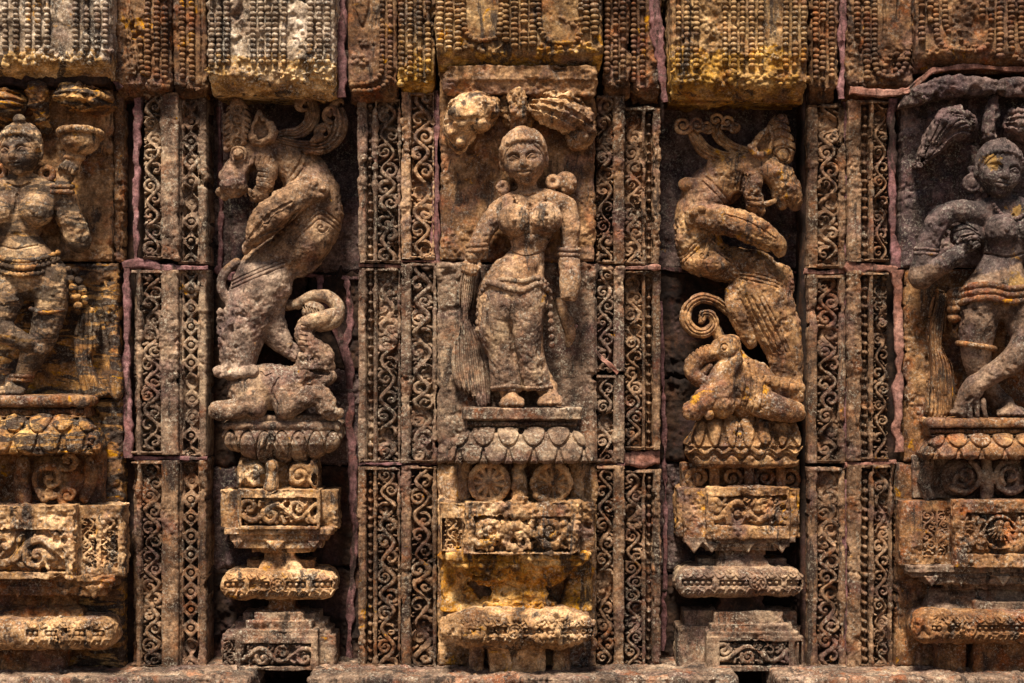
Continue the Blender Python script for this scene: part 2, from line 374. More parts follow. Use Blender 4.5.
class G:
    """A block of stone as a distance field: add and cut shapes, then take its surface."""
    def __init__(s, x0, x1, y0, y1, z0, z1, h=.8):
        s.h = h; s.o = (x0, y0, z0)
        s.n = [int((b - a) / h) + 2 for a, b in ((x0, x1), (y0, y1), (z0, z1))]
        s.ax = [(a + h * np.arange(n)).astype(np.float32) for a, n in zip((x0, y0, z0), s.n)]
        s.d = np.full(s.n, 6.0, np.float32)
    def _w(s, lo, hi):
        sl = []
        for a in range(3):
            i0 = max(0, int((lo[a] - s.o[a]) / s.h) - 1); i1 = min(s.n[a], int((hi[a] - s.o[a]) / s.h) + 3)
            if i1 <= i0: return None
            sl.append(slice(i0, i1))
        X = s.ax[0][sl[0]][:, None, None]; Y = s.ax[1][sl[1]][None, :, None]; Z = s.ax[2][sl[2]][None, None, :]
        return tuple(sl), X, Y, Z
    def _c(s, sl, b, k, sub):
        a = s.d[sl]
        if sub:
            b = -b
            if k: hh = np.maximum(k - np.abs(a - b), 0) / k; s.d[sl] = np.maximum(a, b) + hh * hh * k * .25
            else: s.d[sl] = np.maximum(a, b)
        else:
            if k: hh = np.maximum(k - np.abs(a - b), 0) / k; s.d[sl] = np.minimum(a, b) - hh * hh * k * .25
            else: s.d[sl] = np.minimum(a, b)
    def tube(s, pts, k=3., sq=1., sub=False, n=5):
        """A limb through points (x, y, z, r); sq flattens it in depth."""
        p = catmull(pts, n)
        pad = k + 3
        for i in range(len(p) - 1):
            a, b = p[i], p[i + 1]; R = max(a[3], b[3]) + pad
            lo = np.minimum(a[:3], b[:3]) - R; hi = np.maximum(a[:3], b[:3]) + R
            w = s._w(lo, hi)
            if w is None: continue
            sl, X, Y, Z = w
            ab = b - a; l2 = float(ab[0] ** 2 + ab[1] ** 2 + (ab[2] / sq) ** 2) + 1e-6
            zz = (Z - a[2]) / sq
            t = np.clip(((X - a[0]) * ab[0] + (Y - a[1]) * ab[1] + zz * (ab[2] / sq)) / l2, 0, 1)
            d = np.sqrt((X - a[0] - t * ab[0]) ** 2 + (Y - a[1] - t * ab[1]) ** 2 + (zz - t * ab[2] / sq) ** 2) - (a[3] + t * ab[3])
            s._c(sl, d, k if i == 0 else min(k, 2.0) if not sub else k, sub)
    def ell(s, c, r, k=3., rot=0., sub=False):
        pad = k + 3; R = max(r[0], r[1])
        w = s._w((c[0] - R - pad, c[1] - R - pad, c[2] - r[2] - pad), (c[0] + R + pad, c[1] + R + pad, c[2] + r[2] + pad))
        if w is None: return
        sl, X, Y, Z = w
        cs, sn = math.cos(math.radians(rot)), math.sin(math.radians(rot))
        u = (X - c[0]) * cs + (Y - c[1]) * sn; v = -(X - c[0]) * sn + (Y - c[1]) * cs; zz = Z - c[2]
        k0 = np.sqrt((u / r[0]) ** 2 + (v / r[1]) ** 2 + (zz / r[2]) ** 2)
        k1 = np.sqrt((u / r[0] ** 2) ** 2 + (v / r[1] ** 2) ** 2 + (zz / r[2] ** 2) ** 2) + 1e-6
        s._c(sl, np.minimum(k0 * (k0 - 1) / k1, 8), k, sub)
    def box(s, c, hf, rad=1.5, k=0., rot=0., sub=False):
        R = math.hypot(hf[0], hf[1]) if rot else None
        ex = (R, R) if rot else (hf[0], hf[1]); pad = k + 3
        w = s._w((c[0] - ex[0] - pad, c[1] - ex[1] - pad, c[2] - hf[2] - pad), (c[0] + ex[0] + pad, c[1] + ex[1] + pad, c[2] + hf[2] + pad))
        if w is None: return
        sl, X, Y, Z = w
        cs, sn = math.cos(math.radians(rot)), math.sin(math.radians(rot))
        u = np.abs((X - c[0]) * cs + (Y - c[1]) * sn) - hf[0] + rad
        v = np.abs(-(X - c[0]) * sn + (Y - c[1]) * cs) - hf[1] + rad
        q = np.abs(Z - c[2]) - hf[2] + rad
        d = np.sqrt(np.maximum(u, 0) ** 2 + np.maximum(v, 0) ** 2 + np.maximum(q, 0) ** 2) + np.minimum(np.maximum(np.maximum(u, v), q), 0) - rad
        s._c(sl, d, k, sub)
    def poly(s, pts, z, t, rad=3., k=3., sub=False, curve=True, dome=0.):
        """An outline given thickness t about depth z, with rounded (or domed) edges."""
        p = catmull(list(pts) + [pts[0]], 4)[:-1] if curve else np.asarray(pts, float)
        pad = k + 3
        lo = (p[:, 0].min() - pad, p[:, 1].min() - pad, z - t - pad - dome); hi = (p[:, 0].max() + pad, p[:, 1].max() + pad, z + t + pad + dome)
        w = s._w(lo, hi)
        if w is None: return
        sl, X, Y, Z = w
        X2, Y2 = X[:, :, 0], Y[:, :, 0]
        dd = np.full(np.broadcast_shapes(X2.shape, Y2.shape), 1e9, np.float32); ins = np.zeros(dd.shape, bool)
        n = len(p)
        for i in range(n):
            ax, ay = p[i]; bx, by = p[(i + 1) % n]
            ex, ey = bx - ax, by - ay; l2 = ex * ex + ey * ey + 1e-9
            tt = np.clip(((X2 - ax) * ex + (Y2 - ay) * ey) / l2, 0, 1)
            dd = np.minimum(dd, (X2 - ax - tt * ex) ** 2 + (Y2 - ay - tt * ey) ** 2)
            if ay != by:
                ins ^= ((ay > Y2) != (by > Y2)) & (X2 < ex * (Y2 - ay) / (ey if ey else 1e-9) + ax)
        d2 = np.sqrt(dd); d2 = np.where(ins, -d2, d2)
        tz = t + (dome * np.sqrt(np.clip(-d2 / max(1., -d2.min()), 0, 1)) if dome else 0)
        u = (d2 + rad)[:, :, None]; v = np.abs(Z - z) - ((tz if np.isscalar(tz) else tz[:, :, None]) - rad)
        d = np.minimum(np.maximum(u, v), 0) + np.hypot(np.maximum(u, 0), np.maximum(v, 0)) - rad
        s._c(sl, d, k, sub)
    def prof(s, pts, zb, rad=1.5, k=0.):
        """A moulding: at heights y (rows of pts: y, xl, xr, zf) the block reaches from xl to xr and out to zf."""
        p = np.asarray(pts, float); y = s.ax[1]
        xl = np.interp(y, p[:, 0], p[:, 1])[None, :, None]; xr = np.interp(y, p[:, 0], p[:, 2])[None, :, None]
        zf = np.interp(y, p[:, 0], p[:, 3])[None, :, None]
        X = s.ax[0][:, None, None]; Z = s.ax[2][None, None, :]; Y = y[None, :, None]
        u = np.maximum(xl - X, X - xr) + rad; v = np.maximum(Z - zf, zb - Z) + rad
        d = np.minimum(np.maximum(u, v), 0) + np.hypot(np.maximum(u, 0), np.maximum(v, 0)) - rad
        d = np.maximum(d, np.maximum(p[0, 0] - Y, Y - p[-1, 0])).astype(np.float32)
        s._c((slice(None),) * 3, d, k, False)
    def hm(s):
        return Hm(s.o[0], s.o[0] + s.h * (s.n[0] - 1), s.o[1], s.o[1] + s.h * (s.n[1] - 1), s.h)
    def emb(s, H, amt, zmin=-1e9, zmax=1e9):
        """Raise (amt > 0) or cut the front surface by the relief map."""
        i0 = int(np.searchsorted(s.ax[2], zmin)); i1 = int(np.searchsorted(s.ax[2], zmax))
        A = H.A[:s.n[0], :s.n[1]]
        s.d[:, :, i0:i1] -= (amt * A)[:, :, None]
    def out(s, name, mat, parent, rough=.8, label=None):
        d = np.clip(s.d, -3, 3)
        for a in range(3):
            for e in (0, -1):
                ix = [slice(None)] * 3; ix[a] = e; d[tuple(ix)] = np.maximum(d[tuple(ix)], .5)
        g = openvdb.FloatGrid(3.0); g.copyFromArray(np.ascontiguousarray(d))
        P, Q = g.convertToQuads(0.0)
        V = P * s.h + np.array(s.o, np.float32)[None]
        return mesh_obj(name, V, Q, mat, parent, rough, label=label)

def ribbon(name, pts, mat, t, z, bulge=3., seed=0):
    """A mortar joint: a raised uneven strip along points (x, y, half width)."""
    p = catmull(pts, max(2, 6)); n = len(p)
    # even steps
    seg = np.hypot(np.diff(p[:, 0]), np.diff(p[:, 1])); cum = np.r_[0, np.cumsum(seg)]
    m = max(4, int(cum[-1] / 2)); tt = np.linspace(0, cum[-1], m)
    p = np.stack([np.interp(tt, cum, p[:, i]) for i in range(3)], 1)
    q = np.gradient(p[:, :2], axis=0); q /= np.linalg.norm(q, axis=1)[:, None] + 1e-9
    nrm = np.stack([-q[:, 1], q[:, 0]], 1)
    c3 = np.c_[p[:, :2], np.full(m, seed * 3.3)]
    wl = p[:, 2] * (.82 + .5 * fbm(c3, 14, seed + 3)); wr = p[:, 2] * (.82 + .5 * fbm(c3, 14, seed + 8))
    K = 9; V = []
    for j in range(K):
        a = -1 + 2 * j / (K - 1)
        wv = np.where(a < 0, wl, wr)
        V.append(np.c_[p[:, :2] + nrm * (a * wv)[:, None], np.full(m, z - 1.2 + .5 * (bulge - 1) * math.sqrt(max(0, 1 - abs(a) ** 7 * .98)) - 1.5 * (abs(a) == 1))])
    for j in (0, K - 1): V.append(np.c_[V[j][:, :2], np.full(m, z - 6.)])
    order = [K] + list(range(K)) + [K + 1]
    V = np.stack([V[j] for j in order], 0); R = V.shape[0]
    idx = np.arange(R * m).reshape(R, m); Q = []
    for j in range(R):
        a, b = idx[j], idx[(j + 1) % R]
        Q.append(np.stack([a[:-1], a[1:], b[1:], b[:-1]], 1))
    return mesh_obj(name, V.reshape(-1, 3), np.concatenate(Q), mat, t, .8)

def hf_block(name, H, z, zback, mat, parent, rough=.6):
    """A slab whose front is the relief map (heights in units about depth z)."""
    A = H.A; nx, ny = A.shape
    X, Y = np.meshgrid(H.X, H.Y, indexing='ij')
    V = np.stack([X, Y, z + A], -1).reshape(-1, 3); id_ = np.arange(nx * ny).reshape(nx, ny)
    Q = [np.stack([id_[:-1, :-1], id_[1:, :-1], id_[1:, 1:], id_[:-1, 1:]], -1).reshape(-1, 4)]
    edge = np.concatenate([id_[:-1, 0], id_[-1, :-1], id_[:0:-1, -1], id_[0, :0:-1]])
    B = V[edge].copy(); B[:, 2] = zback; nb = len(V); ne = len(edge)
    b = nb + np.arange(ne)
    Q.append(np.stack([edge, b, np.roll(b, -1), np.roll(edge, -1)], 1))
    V = np.vstack([V, B])
    return mesh_obj(name, V, np.concatenate(Q), mat, parent, rough)
# ================================================================ THE SETTING
def sheet(name, mat, x0, x1, y0, y1, z):
    me = bpy.data.meshes.new(name)
    me.from_pydata([(x0, y0, z), (x1, y0, z), (x1, y1, z), (x0, y1, z)], [], [(0, 1, 2, 3)])
    me.materials.append(M[mat]); o = bpy.data.objects.new(name, me); SC.collection.objects.link(o)
    o['kind'] = 'structure'; return o
sheet('ground', 'paving', -400, 400, -800, 40, 0)

def rock(name, t, mat, x0, x1, y0, y1, z0, z1, rad=2.5, rough=1., h=1.3):
    g = G(x0 - 4, x1 + 4, y0 - 4, y1 + 4, z0 - 3, z1 + 5, h)
    g.box(((x0 + x1) / 2, (y0 + y1) / 2, (z0 + z1) / 2), ((x1 - x0) / 2, (y1 - y0) / 2, (z1 - z0) / 2), rad)
    return g.out(name, mat, t, rough)
def flat_stone(name, t, mat, x0, x1, y0, y1, z, zback, rough=1.1, step=1.2):
    H = Hm(x0, x1, y0, y1, step)
    X, Y = np.meshgrid(H.X, H.Y, indexing='ij')
    e = np.minimum(np.minimum(X - x0, x1 - X), np.minimum(Y - y0, y1 - Y))
    H.A = (-3 * (1 - sst(e / 3.2))).astype(np.float32)
    return hf_block(name, H, z, zback, mat, t, rough)

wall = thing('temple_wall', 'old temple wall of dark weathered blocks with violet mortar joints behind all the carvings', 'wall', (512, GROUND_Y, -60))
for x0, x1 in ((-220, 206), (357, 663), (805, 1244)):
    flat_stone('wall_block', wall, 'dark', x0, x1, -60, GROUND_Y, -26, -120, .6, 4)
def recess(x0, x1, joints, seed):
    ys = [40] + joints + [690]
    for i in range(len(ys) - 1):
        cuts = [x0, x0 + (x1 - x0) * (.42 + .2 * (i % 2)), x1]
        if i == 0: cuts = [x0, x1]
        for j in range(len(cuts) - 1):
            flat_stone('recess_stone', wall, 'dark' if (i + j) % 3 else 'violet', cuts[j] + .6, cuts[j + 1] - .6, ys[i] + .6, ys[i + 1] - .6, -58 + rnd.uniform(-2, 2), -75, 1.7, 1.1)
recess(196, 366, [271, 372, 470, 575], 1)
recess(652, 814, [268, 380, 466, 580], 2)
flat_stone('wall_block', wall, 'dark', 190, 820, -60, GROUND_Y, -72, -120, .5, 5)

# ---------------------------------------------------------------- carved pilasters
def pilaster(label, elems, z, blocks, zb=-66):
    x0 = min(e[1] for e in elems); x1 = max(e[2] for e in elems)
    t = thing('carved_pilaster', label, 'pilaster', ((x0 + x1) / 2, 668, z), z, 'carved pilasters between the niches')
    for (ya, yb, mat, dz, xin) in blocks:
        st = .7
        H = Hm(x0 + xin[0], x1 - xin[1], ya, yb, st); H.A[:] = -18
        for e in elems:
            if e[0] == 'f':
                a, b = max(e[1], x0 + xin[0]), min(e[2], x1 - xin[1])
                W = H.win(a, b - st, ya, yb)
                if W is None or b - a < 1: continue
                u = np.minimum(W[2] - a, b - W[2]) + .5
                H.A[W[0], W[1]] = -1.6 * (1 - sst(u / 2.2)) + 0 * W[3]
        X, Y = np.meshgrid(H.X, H.Y, indexing='ij')
        ed = np.minimum(Y - ya, yb - Y); bar = ed < 3.2
        H.A = np.where(bar, np.maximum(H.A, -2.5 * (1 - sst(ed / 2.6))), H.A).astype(np.float32)
        blk = hf_block('carved_block', H, z + dz, zb, mat, t, 1.0)
        for e in elems:
            if e[0] == 'f': continue
            a, b = max(e[1], x0 + xin[0]), min(e[2], x1 - xin[1])
            if b - a < 6: continue
            B = Hm(a - .4, b + .4, ya + 2.5, yb - 2.5, .62)
            if e[0] == 'v': vine(B, a, b, ya + 3, yb - 3, e[3] * rnd.uniform(.94, 1.06), rnd.uniform(0, 6), fat=1.3); nm = 'scroll_band'
            elif e[0] == 'b': beads(B, a, b, ya + 3, yb - 3, e[3]); nm = 'bead_band'
            else: lattice(B, a, b, ya + 3, yb - 3, e[3]); nm = 'lattice_band'
            B.worn(rnd.uniform(0, 25), .75); B.A = B.A * 13 - 14
            hf_block(nm, B, z + dz, z + dz - 24, mat, (t, blk), .7)
    return t
N0 = (0, 0)
pilaster('carved pilaster with a broad plain fillet beside the streaked female figure holding up a bowl',
         [('f', 136, 141), ('v', 141, 161, 31), ('f', 161, 178)], 0,
         [(92, 259, 'grey', 0, (7, 0)), (270, 455, 'grey', -1, (-5, 0)), (461, 668, 'pilaster', -2, (-6, 0))])
pilaster('carved pilaster with a lattice of diamonds and rosettes, the only one so patterned',
         [('f', 178, 182), ('l', 182, 199, 19), ('f', 199, 206)], -8,
         [(98, 264, 'grey', 0, N0), (269, 457, 'grey', -1, N0), (460, 668, 'pilaster', 0, N0)])
pilaster('carved pilaster with bead row and vine scroll edging the niche of the grey lion',
         [('f', 358, 366), ('b', 366, 374, 9), ('f', 374, 377), ('v', 377, 398, 34), ('f', 398, 401)], -8,
         [(98, 263, 'grey', 0, N0), (268, 463, 'grey', -1, N0), (467, 668, 'pilaster', 0, N0)])
pilaster('beadless vine scroll pilaster beside the middle woman, on the side of her long wavy drape',
         [('f', 401, 411), ('v', 411, 433, 36), ('f', 433, 437)], 0,
         [(92, 259, 'statue', 0, (0, 3)), (263, 463, 'grey', -1, N0), (466, 668, 'pilaster', 0, N0)])
pilaster('narrow vine scroll pilaster beside the middle woman, cut by the slanting mortared crack',
         [('v', 597, 614, 33), ('f', 614, 625)], 0,
         [(95, 264, 'pilaster', 0, N0), (267, 371, 'grey', 0, N0), (375, 463, 'grey', -1, N0), (466, 668, 'pilaster', -1, N0)])
pilaster('vine scroll pilaster with bead row edging the brown lion niche, beyond the mortared crack',
         [('v', 625, 643, 30), ('f', 643, 646), ('b', 646, 653, 9.4), ('f', 653, 661)], -9,
         [(107, 265, 'pilaster', 0, N0), (271, 450, 'pilaster', -1, N0), (470, 668, 'pilaster', 0, N0)])
pilaster('beadless vine scroll pilaster between the brown lion niche and the purple upright mortar seam',
         [('f', 808, 818), ('v', 818, 840, 34), ('f', 840, 846)], -8,
         [(104, 268, 'pilaster', 0, N0), (275, 463, 'pilaster', -1, N0), (468, 668, 'pilaster', 0, N0)])
pilaster('pilaster with plain fillet, bead row and vine scroll beside the dark female figure',
         [('f', 848, 862), ('b', 862, 871, 9.3), ('f', 871, 874), ('v', 874, 890, 32), ('f', 890, 895)], 0,
         [(100, 262, 'pilaster', 0, (0, 6)), (272, 461, 'pilaster', -1, (0, 6)), (465, 668, 'pilaster', 0, (0, 2))])

# ---------------------------------------------------------------- panels the figures stand against
def panel(label, x0, x1, z, blocks):
    t = thing('panel_slab', label, 'stone panel', ((x0 + x1) / 2, 668, z), z, 'flat panels behind the figures')
    for ya, yb, mat, xa, xb, dz in blocks:
        flat_stone('slab_block', t, mat, x0 if xa is None else xa, x1 if xb is None else xb, ya, yb, z + dz, -40, 1.25, .9)
    return t
panel('stone panel with slanting black and yellow streaks behind the female figure holding up a bowl', -120, 122, 0,
      [(60, 262, 'panel', None, 112, 0), (263, 398, 'streaky', None, 118, 1), (399, 668, 'streaky', None, None, 0),
       (90, 262, 'brown', 112.5, 122, -2), ])
panel('plain brown stone panel behind the middle woman statue, crossed by a slanting mortared crack', 437, 597, 2,
      [(62, 262, 'panel', 440, 595, 0), (263, 463, 'grey', None, None, 0), (464, 668, 'tan', None, None, -4)])
panel('stone panel behind the dark female figure under a rough projecting ledge', 902, 1150, 0,
      [(78, 268, 'violet', None, None, 0), (269, 462, 'brown', 905, None, 0), (463, 668, 'brown', 897, None, -2)])

# ---------------------------------------------------------------- mortar
def mj(pts, z, mat='mortar', b=2.5, seed=0): ribbon('mortar_joint', pts, mat, wall, z, b, seed)
mj([(139, 92, 9), (137, 112, 6), (136, 140, 4), (135, 200, 3.5), (135, 262, 3)], -4, seed=1)
mj([(126, 262, 6), (125, 330, 4), (126, 400, 4.5), (127, 458, 5)], -3, seed=2)
mj([(122, 266, 4), (145, 262, 6), (165, 268, 4), (190, 268, 3), (207, 267, 2.5)], -3, seed=3)
mj([(126, 458, 3), (150, 459, 3), (180, 459, 2.2), (206, 459, 2)], -6, seed=4)
mj([(206, 266, 4), (222, 275, 5), (240, 272, 3.5), (300, 273, 3.5), (359, 276, 3)], -55, seed=5)
mj([(313, 274, 6), (317, 300, 4), (330, 330, 4), (338, 352, 7), (345, 380, 5), (346, 430, 5), (349, 500, 5), (350, 560, 5), (346, 610, 4.5), (345, 668, 5)], -54, seed=6)
mj([(341, 276, 3.5), (346, 310, 4.5), (340, 350, 6)], -54, seed=7)
mj([(210, 100, 2.5), (212, 180, 3), (211, 270, 3.5)], -54, seed=8)
mj([(358, 265, 2.2), (380, 265, 2.2), (402, 266, 2)], -11, 'mortar_pink', seed=9)
mj([(436.5, 90, 5), (436.5, 160, 4.2), (435.5, 220, 4.5), (434, 262, 5)], -3, seed=10)
mj([(401, 261, 2.2), (420, 261, 2), (436, 262, 2.5), (470, 264, 1.6)], -1.5, 'mortar_pink', seed=11)
mj([(358, 465, 2), (380, 465, 1.8), (402, 464.5, 2), (437, 464.5, 1.6)], -8, seed=12)
mj([(546, 288, 2.5), (556, 303, 3.5), (572, 324, 3.5), (590, 346, 3.2), (603, 360, 3), (618, 373, 3.2)], 1.5, 'mortar_pink', 2.2, seed=13)
mj([(560, 265, 1.5), (597, 265.5, 2.2), (625, 267, 2.6), (640, 268, 2.6), (661, 268, 2.4)], -3, 'mortar_pink', seed=14)
mj([(597, 464.5, 2), (625, 465, 2)], -3, seed=15)
mj([(625, 460, 9), (645, 460, 9), (661, 460, 8)], -14, 'mortar_pink', seed=16)
mj([(661, 266, 3), (720, 270, 2.5), (806, 270, 3)], -55, seed=17)
mj([(666, 300, 2), (668, 400, 2.5), (670, 520, 3), (668, 660, 3)], -55, seed=18)
mj([(806, 271, 3), (828, 272, 3), (847, 270, 4)], -11, 'mortar_pink', seed=19)
mj([(846, 264, 6), (856, 270, 7), (868, 266, 4.5), (884, 268, 5), (897, 272, 7)], -2, 'mortar_pink', seed=20)
mj([(893, 98, 6), (893, 160, 4), (894, 230, 4), (896, 268, 6)], -3, seed=21)
mj([(897, 270, 7), (899, 310, 5.5), (900, 360, 5.5), (898, 420, 5), (900, 452, 5)], -1, 'mortar_pink', seed=22)
mj([(846, 465, 2.5), (870, 464, 2.5), (897, 462, 3)], -3, 'mortar_pink', seed=23)
mj([(847, 100, 2), (847, 300, 2), (847, 668, 2)], -12, seed=24)
mj([(846, 480, 3), (847, 540, 4), (848, 600, 3), (847, 668, 3)], -9, seed=25)

# ---------------------------------------------------------------- plinth
for x0, x1, lab in ((-160, 250, 'long plinth ledge block under the pedestal of the bowl holding figure'),
                    (307, 739, 'longest plinth ledge block, under the middle woman statue and both gaps beside it'),
                    (777, 1190, 'plinth ledge block under the pedestal of the dark female figure')):
    t = thing('plinth_block', lab, 'plinth', ((x0 + x1) / 2, GROUND_Y, 40), 60, 'plinth blocks along the foot of the wall')
    rock('ledge', t, 'plinth', x0, x1, 677, 706, -60, 62, 3.5, 1.5, 1.5)
    rock('footing', t, 'plinth', x0 + 2, x1 - 2, 705, GROUND_Y + 2, -60, 48, 3.5, 1.2, 3)
t = thing('plinth_gap_stones', 'low dark stones filling the gaps of the plinth under the two lion niches', 'stones', (512, GROUND_Y, 0), 20)
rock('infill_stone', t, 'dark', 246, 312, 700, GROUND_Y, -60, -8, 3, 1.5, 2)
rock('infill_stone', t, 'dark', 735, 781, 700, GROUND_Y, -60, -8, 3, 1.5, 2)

# ---------------------------------------------------------------- cornice of bead hung blocks
def string(t, pts, z, r=3.3, step=5.0, mat='cornice', rough=.38):
    p = catmull(pts, 6) if len(pts) > 2 else np.asarray(pts, float)
    seg = np.hypot(np.diff(p[:, 0]), np.diff(p[:, 1])); cum = np.r_[0, np.cumsum(seg)]
    n = max(2, int(cum[-1] / step)); tt = np.linspace(0, cum[-1], n)
    q = np.stack([np.interp(tt, cum, p[:, 0]), np.interp(tt, cum, p[:, 1])], 1)
    g = G(q[:, 0].min() - 6, q[:, 0].max() + 6, q[:, 1].min() - 6, q[:, 1].max() + 6, z - 5, z + 7, .65)
    g.tube([(a, b, z - 1.5, r * .5) for a, b in q], 0, n=1)
    for a, b in q:
        if rnd.random() < .07: continue
        rr = r * rnd.uniform(.88, 1.06)
        g.ell((a + rnd.uniform(-.3, .3), b, z), (rr, step * .53, rr * 1.15), .5)
    return g.out('bead_string', mat, t, rough)
def cornice(label, x0, x1, yb, z, mat, strings=(), loops=(), lumps=(), carve=(), zb=-66, sr=3.3, yspan=None, rough=1.5, skew=0., top=-46):
    t = thing('cornice_block', label, 'cornice block', ((x0 + x1) / 2, yb, z), z, 'bead hung cornice blocks above the niches')
    g = G(x0 - 5, x1 + 5, top - 4, yb + 12, zb - 3, z + 16, .9)
    dz = min(20, (z - zb) * .3)
    g.prof([(top, x0, x1, z), (yb - 13, x0, x1, z), (yb - 8, x0 + .5, x1 - .5, z - 2), (yb - 2, x0 + 1, x1 - 1, z - dz * .5), (yb + 5, x0 + 2, x1 - 2, z - dz)], zb, 4.5)
    for a, b, r in lumps:
        for k in range(11):
            g.ell((a + rnd.uniform(-r, r), b + rnd.uniform(-.6, .6) * r, z - 1 + rnd.uniform(-1, 1.5)), (r * rnd.uniform(.16, .42), r * rnd.uniform(.16, .34), r * rnd.uniform(.25, .5)), 1.2)
    for k in range(int((x1 - x0) / 9)):
        g.ell((rnd.uniform(x0, x1), yb + rnd.uniform(-5, 4), z + rnd.uniform(-2, 5)), (rnd.uniform(3, 8), rnd.uniform(2, 6), rnd.uniform(3, 7)), 2, rnd.uniform(0, 90), True)
    H = g.hm()
    for pts, wd in carve: H.line(pts, wd, 1, .8)
    g.emb(H, -3.2, z - 12)
    g.out('body', mat, t, rough)
    for s in strings:
        if isinstance(s, tuple): x, y1 = s
        else: x, y1 = s, yspan or yb - 18
        dx = rnd.uniform(-.8, .8)
        string(t, [(x, top + 2), (x + dx, y1)], z + 2.6, sr, mat=mat)
    for pts in loops: string(t, pts, z + 1.2, sr * .9, 4.8, mat=mat)
    return t
def lumprow(x0, x1, y, r, n): return [(x0 + (x1 - x0) * (i + .5) / n, y + rnd.uniform(-3, 3), r * rnd.uniform(.8, 1.15)) for i in range(n)]

cornice('pale cornice block above the figure holding up a bowl, bead rows ending in a garland', -130, 111, 72, 42, 'cornice_pale',
        [-60, -50, -38, -26, -12, 5, 16, 28, 38, 48, 76, 87, 97, 106], lumps=lumprow(-60, 108, 58, 9, 13), yspan=48)
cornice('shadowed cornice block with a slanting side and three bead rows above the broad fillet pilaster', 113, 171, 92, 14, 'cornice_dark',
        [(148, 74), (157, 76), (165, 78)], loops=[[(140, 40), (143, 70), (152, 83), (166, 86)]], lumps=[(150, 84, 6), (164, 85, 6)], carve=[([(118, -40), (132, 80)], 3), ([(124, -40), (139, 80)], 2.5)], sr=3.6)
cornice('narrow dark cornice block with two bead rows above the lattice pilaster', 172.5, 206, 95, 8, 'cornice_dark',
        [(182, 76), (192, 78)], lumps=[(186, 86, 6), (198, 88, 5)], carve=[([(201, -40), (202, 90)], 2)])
cornice('bright projecting cornice block crusted with yellow lichen above the grey lion', 208, 335, 88, 34, 'cornice_pale',
        [212, 219, 227, 253, 261, 268.5, 276, 284.5, 311, 319, 327], lumps=lumprow(210, 334, 72, 8, 15) + lumprow(236, 330, 60, 6, 5), yspan=62, rough=1.8)
cornice('cornice block with a plain sunk face and one bead corner above the bead row pilaster', 348, 397, 94, 12, 'cornice_dark',
        loops=[[(382, -44), (382, 55), (379, 76), (368, 83), (352, 85)], [(390, -44), (390, 62), (387, 82), (374, 90), (354, 91)]],
        carve=[([(353, -20), (355, 10), (362, 27), (369, 10), (373, -20)], 3.2)], lumps=[(360, 60, 8), (364, 44, 6)])
cornice('narrow cornice block with four bead rows beside the broad cornice over the woman', 398, 434.5, 88, 16, 'cornice',
        [(402, 70), (410.5, 74), (419, 76), (428, 72)], lumps=[(404, 82, 5), (422, 80, 6)])
cornice('broadest cornice block, brown with yellow lichen and two hanging garlands over the middle woman statue', 436, 603, 63, 36, 'cornice',
        [(440, 46), (449, 48), (458, 50), (505, 40), (514.5, 46), (524, 50), (533.5, 44), (585, 30), (594, 34)],
        loops=[[(462, -40), (463, 22), (472, 38), (488, 40), (500, 28), (502, -40)], [(537, -40), (539, 22), (548, 40), (566, 43), (580, 32), (582, -40)]],
        lumps=lumprow(462, 500, 46, 8, 5) + lumprow(542, 600, 48, 8, 6) + lumprow(560, 602, 22, 7, 4), sr=4.2, rough=1.6)
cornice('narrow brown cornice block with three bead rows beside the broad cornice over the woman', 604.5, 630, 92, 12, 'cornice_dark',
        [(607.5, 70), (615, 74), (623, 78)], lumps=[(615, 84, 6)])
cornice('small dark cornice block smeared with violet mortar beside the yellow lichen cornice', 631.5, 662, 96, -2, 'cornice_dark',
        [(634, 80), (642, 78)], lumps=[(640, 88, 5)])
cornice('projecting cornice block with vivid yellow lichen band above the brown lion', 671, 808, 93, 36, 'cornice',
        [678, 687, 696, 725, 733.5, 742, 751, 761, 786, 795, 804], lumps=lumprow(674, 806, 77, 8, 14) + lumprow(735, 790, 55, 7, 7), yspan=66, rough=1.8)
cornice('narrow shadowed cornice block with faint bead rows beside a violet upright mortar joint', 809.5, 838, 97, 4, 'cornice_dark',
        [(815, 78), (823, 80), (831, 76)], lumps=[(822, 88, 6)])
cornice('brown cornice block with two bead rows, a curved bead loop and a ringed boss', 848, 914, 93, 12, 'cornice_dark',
        [(857, 36), (866.5, 78)], loops=[[(874.5, -44), (875, 60), (881, 74), (893, 77), (905, 66), (911, 40)], [(884, 72), (888, 58), (896, 54), (900, 62), (895, 70)]],
        lumps=[(887, 62, 7), (905, 48, 8), (900, 56, 7), (862, 84, 6)], carve=[([(884, -40), (885, 40)], 2.5), ([(900, -40), (898, 20)], 2)], sr=3.6)
cornice('purplish cornice block carved with nested bead loops over the dark female figure', 916, 1150, 66, 30, 'cornice_dark',
        [(921, 40), (930, 20), (1000, 56)],
        loops=[[(935, -44), (936, 25), (941, 44), (955, 50), (980, 50), (989, 40), (991, 20), (991, -44)],
               [(944, -44), (945, 20), (950, 34), (960, 40)], [(1011, -44), (1011, 40), (1016, 58), (1030, 62), (1060, 62)],
               [(1021, -44), (1021, 34), (1026, 48), (1040, 52)], [(981, -44), (982, 16)]],
        lumps=lumprow(926, 990, 50, 6, 6) + [(957, 30, 6), (970, 32, 5)], sr=3.8)
mj([(342.5, -45, 5.5), (342.5, 20, 5), (342, 60, 5), (343, 98, 5.5)], 8, b=3, seed=30)
mj([(842.5, -45, 4.5), (842.5, 20, 4.5), (842, 60, 4), (842, 99, 4.5)], 4, b=3, seed=31)
mj([(655, -30, 7), (657, 30, 8), (661, 60, 6), (665, 102, 4)], 2, b=2, seed=32)
